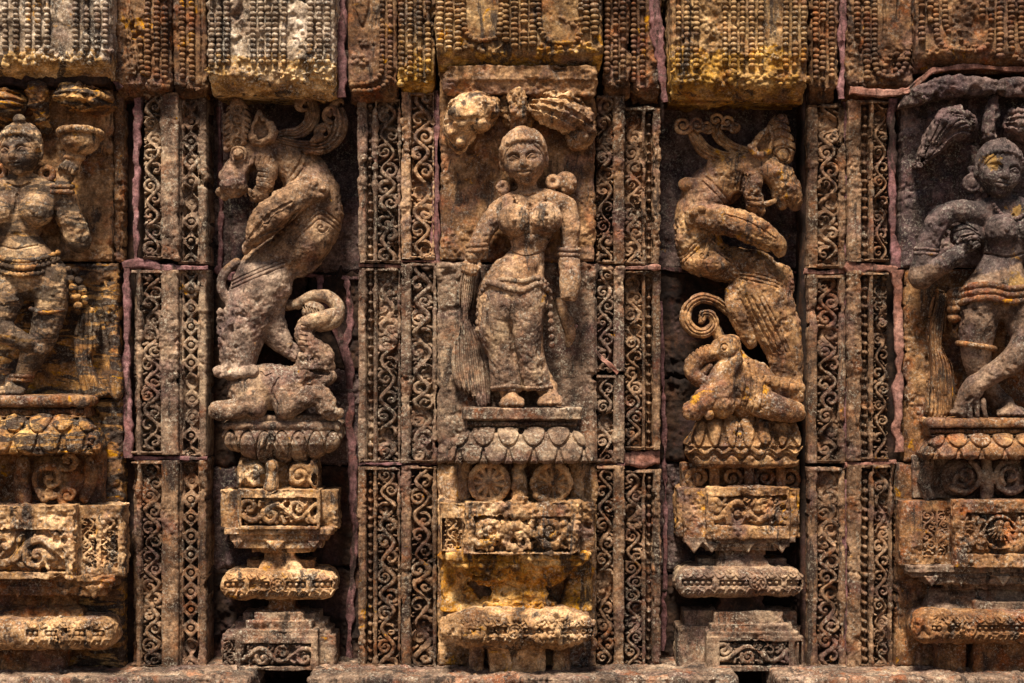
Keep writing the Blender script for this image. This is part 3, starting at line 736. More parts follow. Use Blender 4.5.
mj([(111, 60, 4), (116, 78, 5), (122, 90, 4)], 12, b=2, seed=33)
mj([(846, 95, 5), (880, 96, 4), (903, 94, 3.5), (917, 82, 3.5), (930, 73, 3.5), (960, 70, 3), (1000, 72, 3), (1060, 72, 3)], 24, 'mortar_pink', 2, seed=34)

def lintel(label, mat, fn, b, zr):
    t = thing('lintel', label, 'lintel', ((b[0] + b[1]) / 2, b[3], 0), zr)
    g = G(*b, .9); fn(g); g.out('ledge', mat, t, 1.9)
lintel('smooth straight brown lintel between the broad cornice and the foliage above the middle woman', 'panel',
       lambda g: (g.prof([(66, 446, 596, 30), (80, 444, 597, 30), (82, 443, 598, 27), (94, 448, 593, 24)], -20, 3)), (436, 606, 60, 98, -24, 36), 26)
lintel('rough black arched stone ledge projecting over the head of the dark female figure', 'violet',
       lambda g: (g.poly([(902, 106), (908, 95), (922, 84), (938, 78), (965, 76), (1000, 79), (1050, 78), (1148, 80), (1148, 99), (1050, 97), (1000, 95), (965, 96), (940, 99), (922, 104)], 6, 28, 5, 2),
                  [g.ell((900 + 18 * i + rnd.uniform(-6, 6), 98 + rnd.uniform(-3, 6), 34), (9, 7, 8), 3, rnd.uniform(0, 90), True) for i in range(14)]), (890, 1152, 66, 114, -30, 46), 22)
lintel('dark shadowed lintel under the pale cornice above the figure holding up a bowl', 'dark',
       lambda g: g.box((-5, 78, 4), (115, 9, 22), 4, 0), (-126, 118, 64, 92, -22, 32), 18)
# ================================================================ PEDESTALS
def bulge(y0, y1, xl, xr, zf, b, n=13, p=2.):
    out = []
    for i in range(n):
        t = -1 + 2 * i / (n - 1); s = b * (1 - (max(0, 1 - abs(t) ** p)) ** .5)
        out.append((y0 + (y1 - y0) * i / (n - 1), xl + s, xr - s, zf - s))
    return out
def steps(*rows):
    out = []
    for y0, y1, xl, xr, zf in rows: out += [(y0, xl, xr, zf), (y1, xl, xr, zf)]
    return out
def relief(g, xa, xb, ya, yb, depth, zmin, fn):
    """Sink a rectangle of the front and leave the ornament standing in it."""
    H = g.hm(); P = Hm(g.o[0], g.o[0] + g.h * (g.n[0] - 1), g.o[1], g.o[1] + g.h * (g.n[1] - 1), g.h)
    fn(P)
    W = H.win(xa, xb, ya, yb)
    H.A[W[0], W[1]] = -(1 - P.A[W[0], W[1]])
    g.emb(H, depth, zmin)
def petals(g, rows, amt, zmin, w=1.7):
    """Overlapping petal scales, lowest row last: rows of (x0, x1, n, y0, y1, shift); y1 is where the petals end."""
    H = g.hm(); Dm = g.hm()
    for x0, x1, n, y0, y1, sh in reversed(rows):
        st = (x1 - x0) / n
        for i in range(-1, n + 1):
            x = x0 + (i + .5 + sh) * st; hw = st * .5
            P = [(x + hw * math.sin(q), y0 + (y1 - y0) * abs(math.cos(q)) ** .8) for q in np.linspace(-math.pi / 2, math.pi / 2, 15)]
            W = H.win(x - hw, x + hw, min(y0, y1), max(y0, y1))
            if W is None: continue
            u = (W[2] - x) / hw; v = (W[3] - y0) / (y1 - y0)
            ins = u * u + np.clip(v, 0, 1) ** 2.4 < 1
            H.A[W[0], W[1]] = np.where(ins, 0, H.A[W[0], W[1]])
            dome = np.clip(1 - u * u - .6 * (v - .45) ** 2 * 2, 0, 1)
            Dm.A[W[0], W[1]] = np.where(ins, dome, Dm.A[W[0], W[1]])
            H.line(P, w, 1, .9, curve=False)
    g.emb(Dm, amt * .9, zmin); g.emb(H, -amt * 1.15, zmin)
def rosette(g, x, y, r, z, n=10):
    pts = [(x + r * math.cos(2 * math.pi * i / 26), y + r * math.sin(2 * math.pi * i / 26), z, r * .17) for i in range(27)]
    g.tube(pts, 1.5, n=1)
    g.ell((x, y, z - 6), (r, r, 4), 2)
    for i in range(n):
        a = 2 * math.pi * i / n + .2
        g.tube([(x + r * .22 * math.cos(a), y + r * .22 * math.sin(a), z - 1, r * .08), (x + r * .74 * math.cos(a), y + r * .74 * math.sin(a), z - 2.2, r * .15)], 1, n=1)
    g.ell((x, y, z), (r * .2, r * .2, 3), 1)
def scroll(g, x, y, r, z, sgn=1, a0=0., w=.2, turns=1.5):
    P = []
    for i in range(24):
        t = i / 23; a = a0 + sgn * t * turns * 2 * math.pi; q = r * (1 - .8 * t)
        P.append((x + q * math.cos(a), y + q * math.sin(a), z + 2 * t, r * w * (1 - .35 * t)))
    g.tube(P, 1.2, n=1); g.ell((x, y, z + 1), (r * .22, r * .22, r * .22), 1)
def part(t, name, mat, b, fn, rough=1., h=.8, label=None):
    g = G(*b, h); fn(g); return g.out(name, mat, t, rough, label=label)
def beadrow(g, xa, xb, ya, yb, n, depth, zmin):
    def fn(P):
        for i in range(n): P.dot(xa + (xb - xa) * (i + .5) / n, (ya + yb) / 2, min((yb - ya) * .55, (xb - xa) / n * .55), .95, .7)
    relief(g, xa, xb, ya, yb, depth, zmin, fn)
def torus_orn(g, xa, xb, y, z, n, flowers):
    fl = list(flowers) or [(xa + xb) / 2]
    cuts = [xa] + sorted(fl) + [xb]
    for i in range(len(cuts) - 1):
        p, q = cuts[i] + (9 if i else 0), cuts[i + 1] - (9 if i < len(cuts) - 2 else 0)
        m = (p + q) / 2
        for u, v in ((p, m - 4), (m + 4, q)):
            if v - u > 8: beadrow(g, u, v, y - 2.6 + rnd.uniform(-.6, .6), y + 2.6, max(2, int((v - u) / 5.4)), 4, z)
    H = g.hm()
    for fx in fl:
        H.ring(fx, y, 7.5, 1.5, 16); H.dot(fx, y, 2.6)
        for k in range(7): H.dot(fx + 4.6 * math.cos(k * .9), y + 4.6 * math.sin(k * .9), 2)
    for x in np.arange(xa, xb, 10.5):
        q = rnd.uniform(-1.5, 1.5)
        H.line([(x, y - 11 + q), (x + 4, y - 6), (x + 9, y - 7.5)], 1.5); H.line([(x + 3, y - 12), (x + 6, y - 9 + q)], 1.2)
        H.line([(x, y + 11), (x + 4, y + 5.5), (x + 9, y + 7 + q)], 1.5); H.line([(x + 5, y + 12), (x + 7, y + 9)], 1.2)
    g.emb(H, 2.1, z)

# ---- under the middle woman
t = thing('pedestal', 'tan pedestal with two wheel rosettes and a petal cushion under the middle woman statue', 'pedestal', (517, 669, 30), 42, 'carved pedestals of the niche figures')
part(t, 'slab', 'grey', (456, 588, 404, 431, -4, 58), lambda g: (g.prof(steps((408, 419, 462, 581, 50)), -2, 4), g.prof(steps((419, 429, 466, 577, 44)), -2, 3), beadrow(g, 466, 577, 421, 428, 27, 3, 36)), .9)
part(t, 'petal_cushion', 'grey', (442, 600, 426, 466, -4, 64), lambda g: (g.prof([(429, 470, 573, 44), (436, 461, 581, 51), (447, 455, 586, 55), (456, 450, 591, 57), (460, 450, 591, 57), (463, 453, 588, 54)], -2, 4),
     petals(g, [(446, 596, 6, 424, 446, 0), (446, 596, 6, 442, 465, .5)], 3, 38, 1.9)), .9)
part(t, 'bracket', 'tan', (440, 600, 461, 504, -4, 46), lambda g: (g.prof(steps((462, 504, 456, 586, 14)), -2, 3), g.tube([(520, 462, 24, 5), (519, 478, 28, 7), (520, 500, 32, 8)], 2),
     g.tube([(468, 466, 16, 6), (464, 485, 16, 7), (466, 502, 18, 6)], 2), g.tube([(575, 466, 16, 6), (579, 485, 16, 7), (577, 502, 18, 6)], 2)))
for cx, cy in ((489, 483), (552, 484)):
    part(t, 'rosette', 'tan', (cx - 24, cx + 24, cy - 24, cy + 24, 0, 44), lambda g: rosette(g, cx, cy, 18.5, 34, 11), .7, .7)
def box_f(g):
    g.prof(steps((503, 553, 440, 595, 38)), -2, 3); g.prof(steps((501, 553, 464, 580, 52)), -2, 3, 0)
    g.poly([(510, 503), (520, 491), (531, 503)], 44, 7, 2, 1, curve=False)
    relief(g, 475, 570, 516, 551, 9, 36, lambda P: vine(P, 517, 550, 475, 570, 62, .6, True, 1.25))
    relief(g, 443, 460, 520, 549, 5, 26, lambda P: vine(P, 444, 460, 518, 551, 24, .3))
part(t, 'carved_box', 'tan', (434, 602, 488, 556, -4, 58), box_f, 1.7, .7)
part(t, 'moulding', 'gold', (434, 602, 551, 616, -4, 56), lambda g: (g.prof([(553, 446, 590, 46), (559, 447, 588, 47), (561, 450, 585, 44), (566, 452, 583, 44), (568, 460, 574, 40), (580, 470, 566, 36), (588, 478, 558, 30)], -2, 3),
     g.prof([(588, 492, 546, 28), (602, 490, 548, 30), (604, 482, 556, 33), (614, 480, 558, 34)], -2, 2, 2), g.prof([(556, 440, 594, 14), (580, 440, 594, 12), (586, 440, 470, 14), (602, 440, 478, 18), (614, 440, 484, 26)], -2, 6, 5), g.prof([(578, 568, 594, 12), (602, 562, 594, 14), (614, 556, 594, 24)], -2, 6, 5)), 2.3)
part(t, 'torus_ring', 'tan', (432, 602, 608, 652, -4, 66), lambda g: (g.prof([(606, 478, 560, 34), (611, 466, 572, 46), (617, 448, 588, 53), (625, 441, 594, 57), (633, 441, 594, 57), (640, 448, 588, 53), (645, 462, 574, 44), (650, 480, 556, 34)], -2, 7), torus_orn(g, 462, 592, 629, 34, 14, (515,))), 1.7)
part(t, 'base_block', 'tan', (452, 584, 644, 682, -4, 42), lambda g: (g.prof([(645, 480, 556, 32), (652, 488, 546, 30), (680, 490, 544, 30)], -2, 2), g.prof(steps((646, 680, 468, 484, 22)), -2, 2), g.prof(steps((646, 680, 554, 570, 22)), -2, 2)), 1.1)

# ---- under the grey lion
t = thing('pedestal', 'grey pedestal with a lotus bowl and pierced scroll bracket under the grey lion', 'pedestal', (278, 669, -20), -6, 'carved pedestals of the niche figures')
part(t, 'lotus_bowl', 'lion_grey', (216, 348, 411, 464, -62, 8), lambda g: (g.prof(bulge(415, 422, 226, 336, -4, 3), -60, 3), g.prof(bulge(421, 430, 222, 341, 0, 4), -60, 3),
     g.prof([(429, 223, 341, -3), (436, 222, 342, 1), (444, 226, 338, 0), (451, 233, 331, -5), (457, 243, 320, -11), (461, 252, 311, -18)], -60, 9),
     petals(g, [(222, 342, 7, 464, 431, 0)], 3, -30, 1.7), (lambda H: (H.line([(258, 459), (262, 447), (272, 432), (283, 447), (288, 459)], 1.8), H.line([(265, 459), (272, 442), (281, 459)], 1.6), g.emb(H, 2.4, -30)))(g.hm())), .8, .7)
def br_c(g):
    g.prof(steps((458, 490, 236, 316, -26)), -60, 3)
    g.ell((251, 475, -22), (16, 15, 13), 4); g.ell((301, 475, -22), (16, 15, 13), 4)
    scroll(g, 253, 476, 11, -11, 1, -2.6, .26); scroll(g, 299, 476, 11, -11, -1, -.5, .26)
    for x, s in ((240, 1), (312, -1)):
        for i in range(4): g.tube([(x + s * 2 * i, 462 + 4 * i, -12, 2.4), (x - s * (3 - i), 470 + 4 * i, -13, 3), (x - s * 3, 478 + 3 * i, -14, 2.4)], 1)
    g.ell((272, 466, -8), (6.5, 7, 7), 2); g.tube([(272, 470, -9, 5.5), (271, 487, -9, 7.5)], 2)
    g.ell((262, 480, -12), (3.5, 7, 9), 1, 0, True); g.ell((285, 476, -12), (4.5, 8, 9), 1, 0, True); g.ell((314, 480, -14), (3, 6, 9), 1, 0, True)
part(t, 'scroll_bracket', 'tan', (226, 330, 456, 492, -62, 6), br_c, .9, .7)
def bx_c(g):
    g.prof(steps((491, 529, 219, 337, -14)), -60, 3); g.prof(steps((489, 529, 238, 321, 0)), -60, 2.5)
    relief(g, 243, 316, 498, 525, 8, -14, lambda P: vine(P, 499, 524, 243, 316, 46, .4, True, 1.3))
part(t, 'carved_box', 'tan', (212, 344, 485, 532, -62, 8), bx_c, 1., .65)
part(t, 'moulding', 'tan', (214, 344, 527, 574, -62, 6), lambda g: (g.prof(steps((528, 535, 224, 332, -4), (535, 541, 229, 327, -7), (541, 549, 233, 322, -9), (549, 554, 250, 312, -16), (554, 560, 262, 292, -20)), -60, 2),
     g.poly([(267, 541), (285, 541), (276, 551)], -6, 4, 1, 1, curve=False), g.poly([(308, 541), (320, 541), (314, 549)], -8, 4, 1, 1, curve=False), g.poly([(231, 541), (243, 541), (237, 549)], -8, 4, 1, 1, curve=False),
     g.prof([(558, 266, 290, -20), (560, 262, 294, -18), (566, 258, 300, -14), (573, 256, 303, -12)], -60, 2, 1), g.prof(steps((562, 573, 244, 312, -26)), -60, 2)), 1.1)
part(t, 'torus_ring', 'tan', (214, 344, 566, 606, -62, 10), lambda g: (g.prof(bulge(570, 600, 221, 336, 3, 13), -60, 5), torus_orn(g, 226, 332, 584, -20, 15, (279,))), 1.1, .75)
part(t, 'neck', 'brown', (236, 322, 598, 622, -62, 0), lambda g: g.prof([(599, 262, 296, -18), (604, 266, 292, -20), (610, 266, 292, -20), (614, 258, 298, -16), (620, 256, 300, -14)], -60, 2), 1.)
def bs_c(g):
    g.prof(steps((613, 621, 254, 304, -8), (621, 629, 246, 312, -5), (629, 637, 240, 318, -1)), -60, 2)
    g.prof(steps((615, 624, 240, 318, -22), (624, 631, 233, 325, -18), (631, 638, 227, 330, -14)), -60, 2)
    g.prof(steps((636, 670, 221, 335, -12)), -60, 3); g.prof(steps((636, 670, 237, 318, 0)), -60, 2.5)
    relief(g, 243, 311, 643, 665, 8, -14, lambda P: vine(P, 644, 664, 243, 311, 44, 2., True, 1.3))
    relief(g, 223, 233, 642, 666, 4, -22, lambda P: vine(P, 222, 234, 642, 666, 20))
part(t, 'base_block', 'grey', (214, 342, 610, 673, -62, 8), bs_c, 1., .7)

# ---- under the brown lion
t = thing('pedestal', 'pedestal with wavy rimmed petal cushion and yellow stained scroll box under the brown lion', 'pedestal', (742, 669, -20), -6, 'carved pedestals of the niche figures')
def cu_i(g):
    g.prof([(417, 704, 786, -12), (422, 700, 793, -6), (434, 696, 797, -1), (443, 690, 800, 1), (446, 688, 801, 2), (447, 690, 800, -2), (456, 690, 800, 0), (464, 694, 799, -2), (468, 700, 794, -8)], -60, 4)
    petals(g, [(686, 803, 7, 414, 447, .2)], 3.2, -30, 1.8)
    H = g.hm(); H.line([(x, 450 + 2.6 * math.sin(x * .35), 0) for x in range(686, 806, 4)], 2.4); g.emb(H, 3, -30)
    H = g.hm(); H.line([(x, 457 + 2.6 * math.sin(x * .35), 0) for x in range(686, 806, 4)], 2.2); g.emb(H, -3, -30)
part(t, 'petal_cushion', 'lion_ochre', (682, 808, 412, 472, -62, 8), cu_i, .9, .7)
def br_i(g):
    g.prof(steps((465, 492, 684, 806, -34)), -60, 3)
    for x, s in ((700, 1), (734, -1), (768, 1), (792, -1)): scroll(g, x, 479, 11, -24, s, 2., .22)
    for x in (716, 751, 783): g.tube([(x, 468, -22, 5), (x, 490, -20, 5)], 2)
part(t, 'scroll_bracket', 'brown', (678, 812, 462, 494, -62, -8), br_i, .9, .75)
def bx_i(g):
    g.prof([(488, 684, 800, -22), (490, 678, 802, -16), (538, 678, 801, -16)], -60, 3); g.prof(steps((487, 538, 706, 790, 0)), -60, 2.5)
    g.prof(steps((489, 538, 684, 798, -8)), -60, 3, 1)
    relief(g, 714, 785, 496, 525, 8, -14, lambda P: vine(P, 497, 524, 714, 785, 48, 1.6, True, 1.3))
part(t, 'carved_box', 'lion_ochre', (670, 808, 483, 541, -62, 8), bx_i, 1., .65)
part(t, 'moulding', 'grey', (670, 810, 536, 572, -62, 6), lambda g: (g.prof(steps((537, 543, 684, 796, -6), (543, 548, 692, 790, -9), (548, 552, 706, 778, -12), (552, 557, 720, 768, -20)), -60, 2),
     [g.poly([(x - 8, 543), (x + 8, 543), (x, 553)], -8, 4, 1, 1, curve=False) for x in (748, 782, 712, 694)],
     g.prof([(556, 722, 764, -20), (562, 718, 770, -14), (570, 716, 772, -12)], -60, 2, 1), g.prof(steps((561, 571, 700, 790, -28)), -60, 2)), 1.)
part(t, 'torus_ring', 'lion_grey', (668, 810, 563, 603, -62, 10), lambda g: (g.prof(bulge(567, 598, 676, 803, 3, 13), -60, 5), torus_orn(g, 682, 800, 582, -20, 17, (757,))), 1., .75)
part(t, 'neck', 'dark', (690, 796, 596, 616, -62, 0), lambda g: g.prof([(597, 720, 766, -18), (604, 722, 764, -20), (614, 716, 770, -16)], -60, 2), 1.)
def bs_i(g):
    g.prof(steps((612, 624, 714, 784, -8), (624, 631, 710, 792, -4), (631, 636, 706, 797, 0)), -60, 2)
    g.prof(steps((613, 628, 685, 800, -24), (628, 670, 678, 804, -20)), -60, 3); g.prof(steps((636, 670, 706, 803, 2)), -60, 2.5)
    relief(g, 719, 787, 641, 664, 8, -14, lambda P: vine(P, 642, 663, 719, 787, 46, .9, True, 1.3))
    relief(g, 794, 800, 641, 664, 4, -14, lambda P: P.line([(797, 642), (797, 664)], 1.5))
part(t, 'base_block', 'grey', (670, 810, 609, 673, -62, 8), bs_i, 1., .7)

# ---- under the figure with the bowl
t = thing('pedestal', 'streaked pedestal with a curled leaf boss under the female figure holding up a bowl', 'pedestal', (20, 669, 30), 40, 'carved pedestals of the niche figures')
part(t, 'slab', 'brown', (-86, 102, 391, 420, -4, 58), lambda g: (g.prof(bulge(395, 407, -78, 92, 50, 4), -2, 3), g.prof(steps((407, 417, -74, 86, 44)), -2, 3), beadrow(g, -70, 84, 408, 415, 34, 2.5, 36)), 1.)
part(t, 'petal_cushion', 'streaky', (-96, 108, 413, 458, -4, 64), lambda g: (g.prof([(416, -70, 82, 44), (424, -80, 92, 51), (436, -86, 97, 55), (448, -90, 99, 57), (453, -86, 96, 54)], -2, 4),
     petals(g, [(-92, 102, 8, 412, 432, 0), (-92, 102, 8, 428, 454, .5)], 3, 38, 2.)), 1.)
def br_a(g):
    g.prof(steps((452, 506, -80, 98, 10)), -2, 3); g.ell((52, 478, 10), (34, 25, 13), 4)
    scroll(g, 48, 479, 18, 32, 1, 1.2, .2, 1.4); scroll(g, 66, 461, 10, 30, -1, 2.5, .26, 1.2); scroll(g, 66, 496, 10, 30, 1, 2.0, .26, 1.2); scroll(g, 44, 497, 8, 32, -1, 0, .28, 1.)
    g.tube([(84, 462, 20, 5), (86, 480, 20, 6), (80, 500, 20, 5)], 2)
    g.ell((19, 464, 24), (7, 8, 7), 2); g.tube([(19, 470, 22, 7), (18, 488, 24, 8), (20, 505, 22, 7)], 3)
    for s in (-1, 1): scroll(g, -14 - 30 * (s < 0), 480, 14, 28, s, 1., .24)
    g.ell((2, 480, 20), (4, 9, 8), 1, 0, True)
part(t, 'leaf_boss', 'brown', (-84, 106, 448, 510, -4, 50), br_a, 1.1)
def bx_a(g):
    g.prof(steps((506, 578, -96, 122, 30)), -2, 4); g.prof(steps((504, 578, -70, 77, 50)), -2, 3)
    relief(g, -60, 66, 530, 570, 8, 34, lambda P: vine(P, 531, 569, -60, 66, 66, 1.2, True, 1.3))
    relief(g, 80, 92, 520, 568, 5, 16, lambda P: vine(P, 79, 93, 520, 568, 22)); relief(g, 100, 114, 520, 568, 5, 16, lambda P: vine(P, 99, 115, 520, 568, 22))
part(t, 'carved_box', 'tan', (-100, 128, 500, 581, -4, 56), bx_a, 1.3)
part(t, 'moulding', 'brown', (-100, 128, 574, 624, -4, 54), lambda g: (g.prof(steps((576, 582, -78, 114, 42), (582, 588, -74, 112, 38), (588, 596, -68, 104, 36)), -2, 2), [g.poly([(x - 9, 586), (x + 9, 586), (x, 598)], 37, 4, 1, 1, curve=False) for x in (18, 66, 94, -30)],
     g.prof([(596, -56, 72, 14), (608, -56, 72, 16), (612, -60, 80, 26), (622, -60, 80, 30)], -2, 2)), 1.2)
part(t, 'torus_ring', 'tan', (-100, 126, 614, 656, -4, 62), lambda g: (g.prof(bulge(618, 650, -84, 115, 52, 12), -2, 5), torus_orn(g, 30, 106, 632, 30, 12, ())), 1.4)
part(t, 'base_block', 'brown', (-80, 110, 648, 682, -4, 36), lambda g: g.prof([(649, -50, 66, 22), (680, -52, 56, 24)], -2, 2), 1.2)

# ---- under the dark figure
t = thing('pedestal', 'pedestal with coiled bosses and a wheel in a framed box under the dark female figure', 'pedestal', (1005, 669, 30), 40, 'carved pedestals of the niche figures')
part(t, 'slab', 'brown', (920, 1106, 414, 440, -4, 56), lambda g: (g.prof(bulge(418, 428, 927, 1098, 48, 3), -2, 3), g.prof(steps((427, 436, 930, 1095, 43)), -2, 2), beadrow(g, 930, 1095, 428, 434, 42, 2.5, 34)), .9)
part(t, 'petal_cushion', 'brown', (916, 1110, 432, 464, -4, 60), lambda g: (g.prof([(435, 938, 1088, 42), (442, 930, 1096, 48), (454, 924, 1102, 52), (459, 926, 1100, 50)], -2, 4),
     petals(g, [(922, 1106, 8, 432, 447, 0), (922, 1106, 8, 444, 461, .5)], 2.8, 36, 1.8)), .9)
def br_l(g):
    g.prof(steps((458, 501, 920, 1104, 8)), -2, 3)
    for x, s in ((967, 1), (1014, -1), (1060, 1)):
        g.ell((x, 480, 10), (21, 20, 11), 3); scroll(g, x, 480, 19, 26, s, -1.2, .16, 1.0); scroll(g, x, 476, 11, 30, -s, 2.2, .2, 1.); g.tube([(x - 12, 488, 27, 3), (x, 493, 29, 3.4), (x + 12, 488, 27, 3)], 1)
    for x in (991, 1037): g.tube([(x, 461, 20, 5), (x, 480, 24, 6), (x, 499, 22, 7)], 2)
    g.tube([(936, 464, 10, 6), (932, 482, 10, 7), (936, 500, 12, 6)], 2)
part(t, 'leaf_boss', 'grey', (914, 1110, 454, 504, -4, 46), br_l, 1.)
def bx_l(g):
    g.prof(steps((502, 567, 903, 1130, 26)), -2, 4); g.prof(steps((500, 567, 953, 1084, 48)), -2, 3)
    def wheel(P):
        for x in (999, 1060):
            P.ring(x, 532, 16, 2.2)
            for k in range(9):
                a = math.pi * (.1 + .1 * k); P.line([(x, 526), (x + 14 * math.cos(a), 526 + 14 * math.sin(a))], 1.1, w1=1.9)
            P.spiral(x, 524, 7, 1, 0, 1.5)
        vine(P, 514, 551, 1018, 1044, 24, 0, True); vine(P, 514, 551, 966, 982, 20, 0, True)
    relief(g, 966, 1078, 513, 552, 8, 32, wheel)
    relief(g, 926, 938, 513, 556, 4, 14, lambda P: vine(P, 925, 939, 513, 556, 20)); relief(g, 942, 950, 513, 556, 4, 14, lambda P: vine(P, 941, 951, 513, 556, 18))
part(t, 'carved_box', 'brown', (898, 1134, 496, 570, -4, 54), bx_l, 1.2)
part(t, 'moulding', 'grey', (898, 1134, 562, 614, -4, 52), lambda g: (g.prof(steps((566, 573, 908, 1122, 40), (573, 578, 912, 1118, 36), (578, 586, 928, 1110, 34), (586, 592, 950, 1090, 22)), -2, 2), [g.poly([(x - 8, 576), (x + 8, 576), (x, 587)], 35, 4, 1, 1, curve=False) for x in (932, 962, 1004, 1050)],
     g.prof([(592, 940, 1090, 12), (602, 934, 1090, 18), (612, 930, 1100, 26)], -2, 2), g.prof(steps((603, 613, 976, 1070, 32)), -2, 2)), 1.1)
part(t, 'torus_ring', 'brown', (906, 1126, 606, 650, -4, 62), lambda g: (g.prof(bulge(610, 644, 913, 1120, 50, 12), -2, 5), torus_orn(g, 930, 1080, 627, 28, 20, (966,))), 1.2)
part(t, 'base_block', 'brown', (920, 1110, 642, 682, -4, 40), lambda g: (g.prof([(643, 980, 1070, 28), (680, 976, 1074, 28)], -2, 2), g.prof(steps((644, 680, 942, 972, 18)), -2, 2)), 1.1)
# ================================================================ THE CARVED FIGURES
class Head:
    """Local frame of a head: u right, v down, w out, in half head widths."""
    def __init__(s, x, y, z, r, tilt=0., turn=0., nod=0.):
        s.c = (x, y, z); s.r = r
        s.t, s.y, s.n = math.radians(tilt), math.radians(turn), math.radians(nod); s.tilt = tilt
    def p(s, u, v, w):
        v, w = v * math.cos(s.n) + w * math.sin(s.n), w * math.cos(s.n) - v * math.sin(s.n)
        u, w = u * math.cos(s.y) + w * math.sin(s.y), w * math.cos(s.y) - u * math.sin(s.y)
        u, v = u * math.cos(s.t) - v * math.sin(s.t), u * math.sin(s.t) + v * math.cos(s.t)
        return (s.c[0] + u * s.r, s.c[1] + v * s.r, s.c[2] + w * s.r * .85)
    def ell(s, g, c, r, k=.1, sub=False):
        g.ell(s.p(*c), (r[0] * s.r, r[1] * s.r, r[2] * s.r * .85), k * s.r, s.tilt, sub)
    def tube(s, g, pts, k=.06, sub=False):
        g.tube([(*s.p(*q[:3]), q[3] * s.r) for q in pts], k * s.r, 1, sub)
def face(g, h):
    h.ell(g, (0, -.12, 0), (1, 1.2, 1.05)); h.ell(g, (0, .5, .2), (.72, .72, .78), .3); h.ell(g, (0, 1.02, .66), (.22, .18, .2), .2)
    for s in (-1, 1):
        h.ell(g, (s * .44, .32, .66), (.34, .34, .32), .3)
        h.ell(g, (s * .42, -.02, 1.06), (.30, .17, .20), .1, True)
        h.ell(g, (s * .42, 0, .86), (.24, .13, .16), .03)
        h.tube(g, [(s * .12, -.2, 1.0, .07), (s * .42, -.32, .95, .075), (s * .76, -.12, .68, .05)], .07)
        h.tube(g, [(s * .2, .02, 1.0, .035), (s * .42, -.12, 1.0, .04), (s * .66, .03, .84, .03)], .02)
        h.tube(g, [(s * .2, .05, .98, .03), (s * .42, .13, .96, .03), (s * .64, .05, .82, .02)], .02)
        h.ell(g, (s * .13, .33, 1.06), (.1, .08, .1), .06)
        h.ell(g, (s * 1.0, .12, -.02), (.14, .42, .24), .08)
    h.tube(g, [(0, -.2, .98, .09), (0, .08, 1.12, .11), (0, .30, 1.24, .14)], .08)
    h.tube(g, [(-.30, .57, .88, .05), (0, .55, 1.05, .085), (.30, .57, .88, .05)], .05)
    h.tube(g, [(-.24, .69, .88, .05), (0, .73, 1.02, .095), (.24, .69, .88, .05)], .05)
    h.tube(g, [(-.34, .62, .92, .03), (0, .64, 1.10, .035), (.34, .62, .92, .03)], .03, True)
def hair(t, h, mat, band=True, lines=7, knot=None):
    r = h.r; c = h.c
    g = G(c[0] - 1.7 * r, c[0] + 1.7 * r, c[1] - 2. * r, c[1] + 1.5 * r, c[2] - 1.4 * r, c[2] + 1.6 * r, .65)
    h.ell(g, (0, -.28, -.05), (1.09, 1.16, 1.10), 0)
    h.ell(g, (0, .42, .95), (1.02, 1.12, 1.05), .08, True)
    if knot: h.ell(g, knot[:3], (knot[3],) * 3, .12)
    if band:
        h.tube(g, [(-1.02, -.1, .3, .09), (-.82, -.6, .6, .11), (0, -.84, .92, .13), (.82, -.6, .6, .11), (1.02, -.1, .3, .09)], .05)
        h.ell(g, (0, -.96, .86), (.2, .24, .18), .05); [h.ell(g, (u, -.84 + .3 * u * u, .93 - .3 * u * u), (.1, .1, .09), .03) for u in (-.6, -.35, .35, .6)]
    H = g.hm()
    for i in range(lines):
        a = -.9 + 1.8 * i / (lines - 1); p = h.p(a * .4, -1.35, 0); q = h.p(a, -.5, 0); m = h.p(a * .85, -1.0, 0)
        H.line([p, m, q], .05 * r + .5)
    g.emb(H, -.9, c[2] - .4 * r)
    return g.out('hair', mat, t, .5)
def small(t, name, mat, b, fn, rough=.5, h=.6, label=None):
    return part(t, name, mat, b, fn, rough, h, label)
def chain(g, pts, z, r, step, k=.6):
    p = catmull([(a, b) for a, b in pts], 6); seg = np.hypot(np.diff(p[:, 0]), np.diff(p[:, 1])); cum = np.r_[0, np.cumsum(seg)]
    n = max(2, int(cum[-1] / step)); tt = np.linspace(0, cum[-1], n)
    zz = z if callable(z) else (lambda s: z)
    for i, (a, b) in enumerate(zip(np.interp(tt, cum, p[:, 0]), np.interp(tt, cum, p[:, 1]))):
        g.ell((a, b, zz(i / (n - 1))), (r, r, r), k)
def hand(g, x, y, z, r, ang, curl=1.):
    """A closed hand: palm, four bent fingers side by side, and a thumb from the side of the palm."""
    ca, sa = math.cos(math.radians(ang)), math.sin(math.radians(ang))
    def P(u, v, w, q): return (x + (u * ca - v * sa) * r, y + (u * sa + v * ca) * r, z + w * r, q * r)
    g.tube([P(-1.1, 0, 0, .62), P(.1, 0, 0, .8)], .25 * r, .8, n=1)
    for i, ln in enumerate((.85, 1., .95, .75)):
        v = -.62 + .41 * i
        g.tube([P(.3, v, .1, .24), P(.3 + .75 * ln, v, .45 * curl, .24), P(.2 + .75 * ln, v, .95 * curl, .21), P(-.1 + .4 * ln, v, 1.0 * curl, .19)], .06 * r, n=2)
    g.tube([P(-.5, -.7, .2, .26), P(.1, -1.0, .6, .24), P(.6, -.75, .95, .2)], .1 * r, n=2)
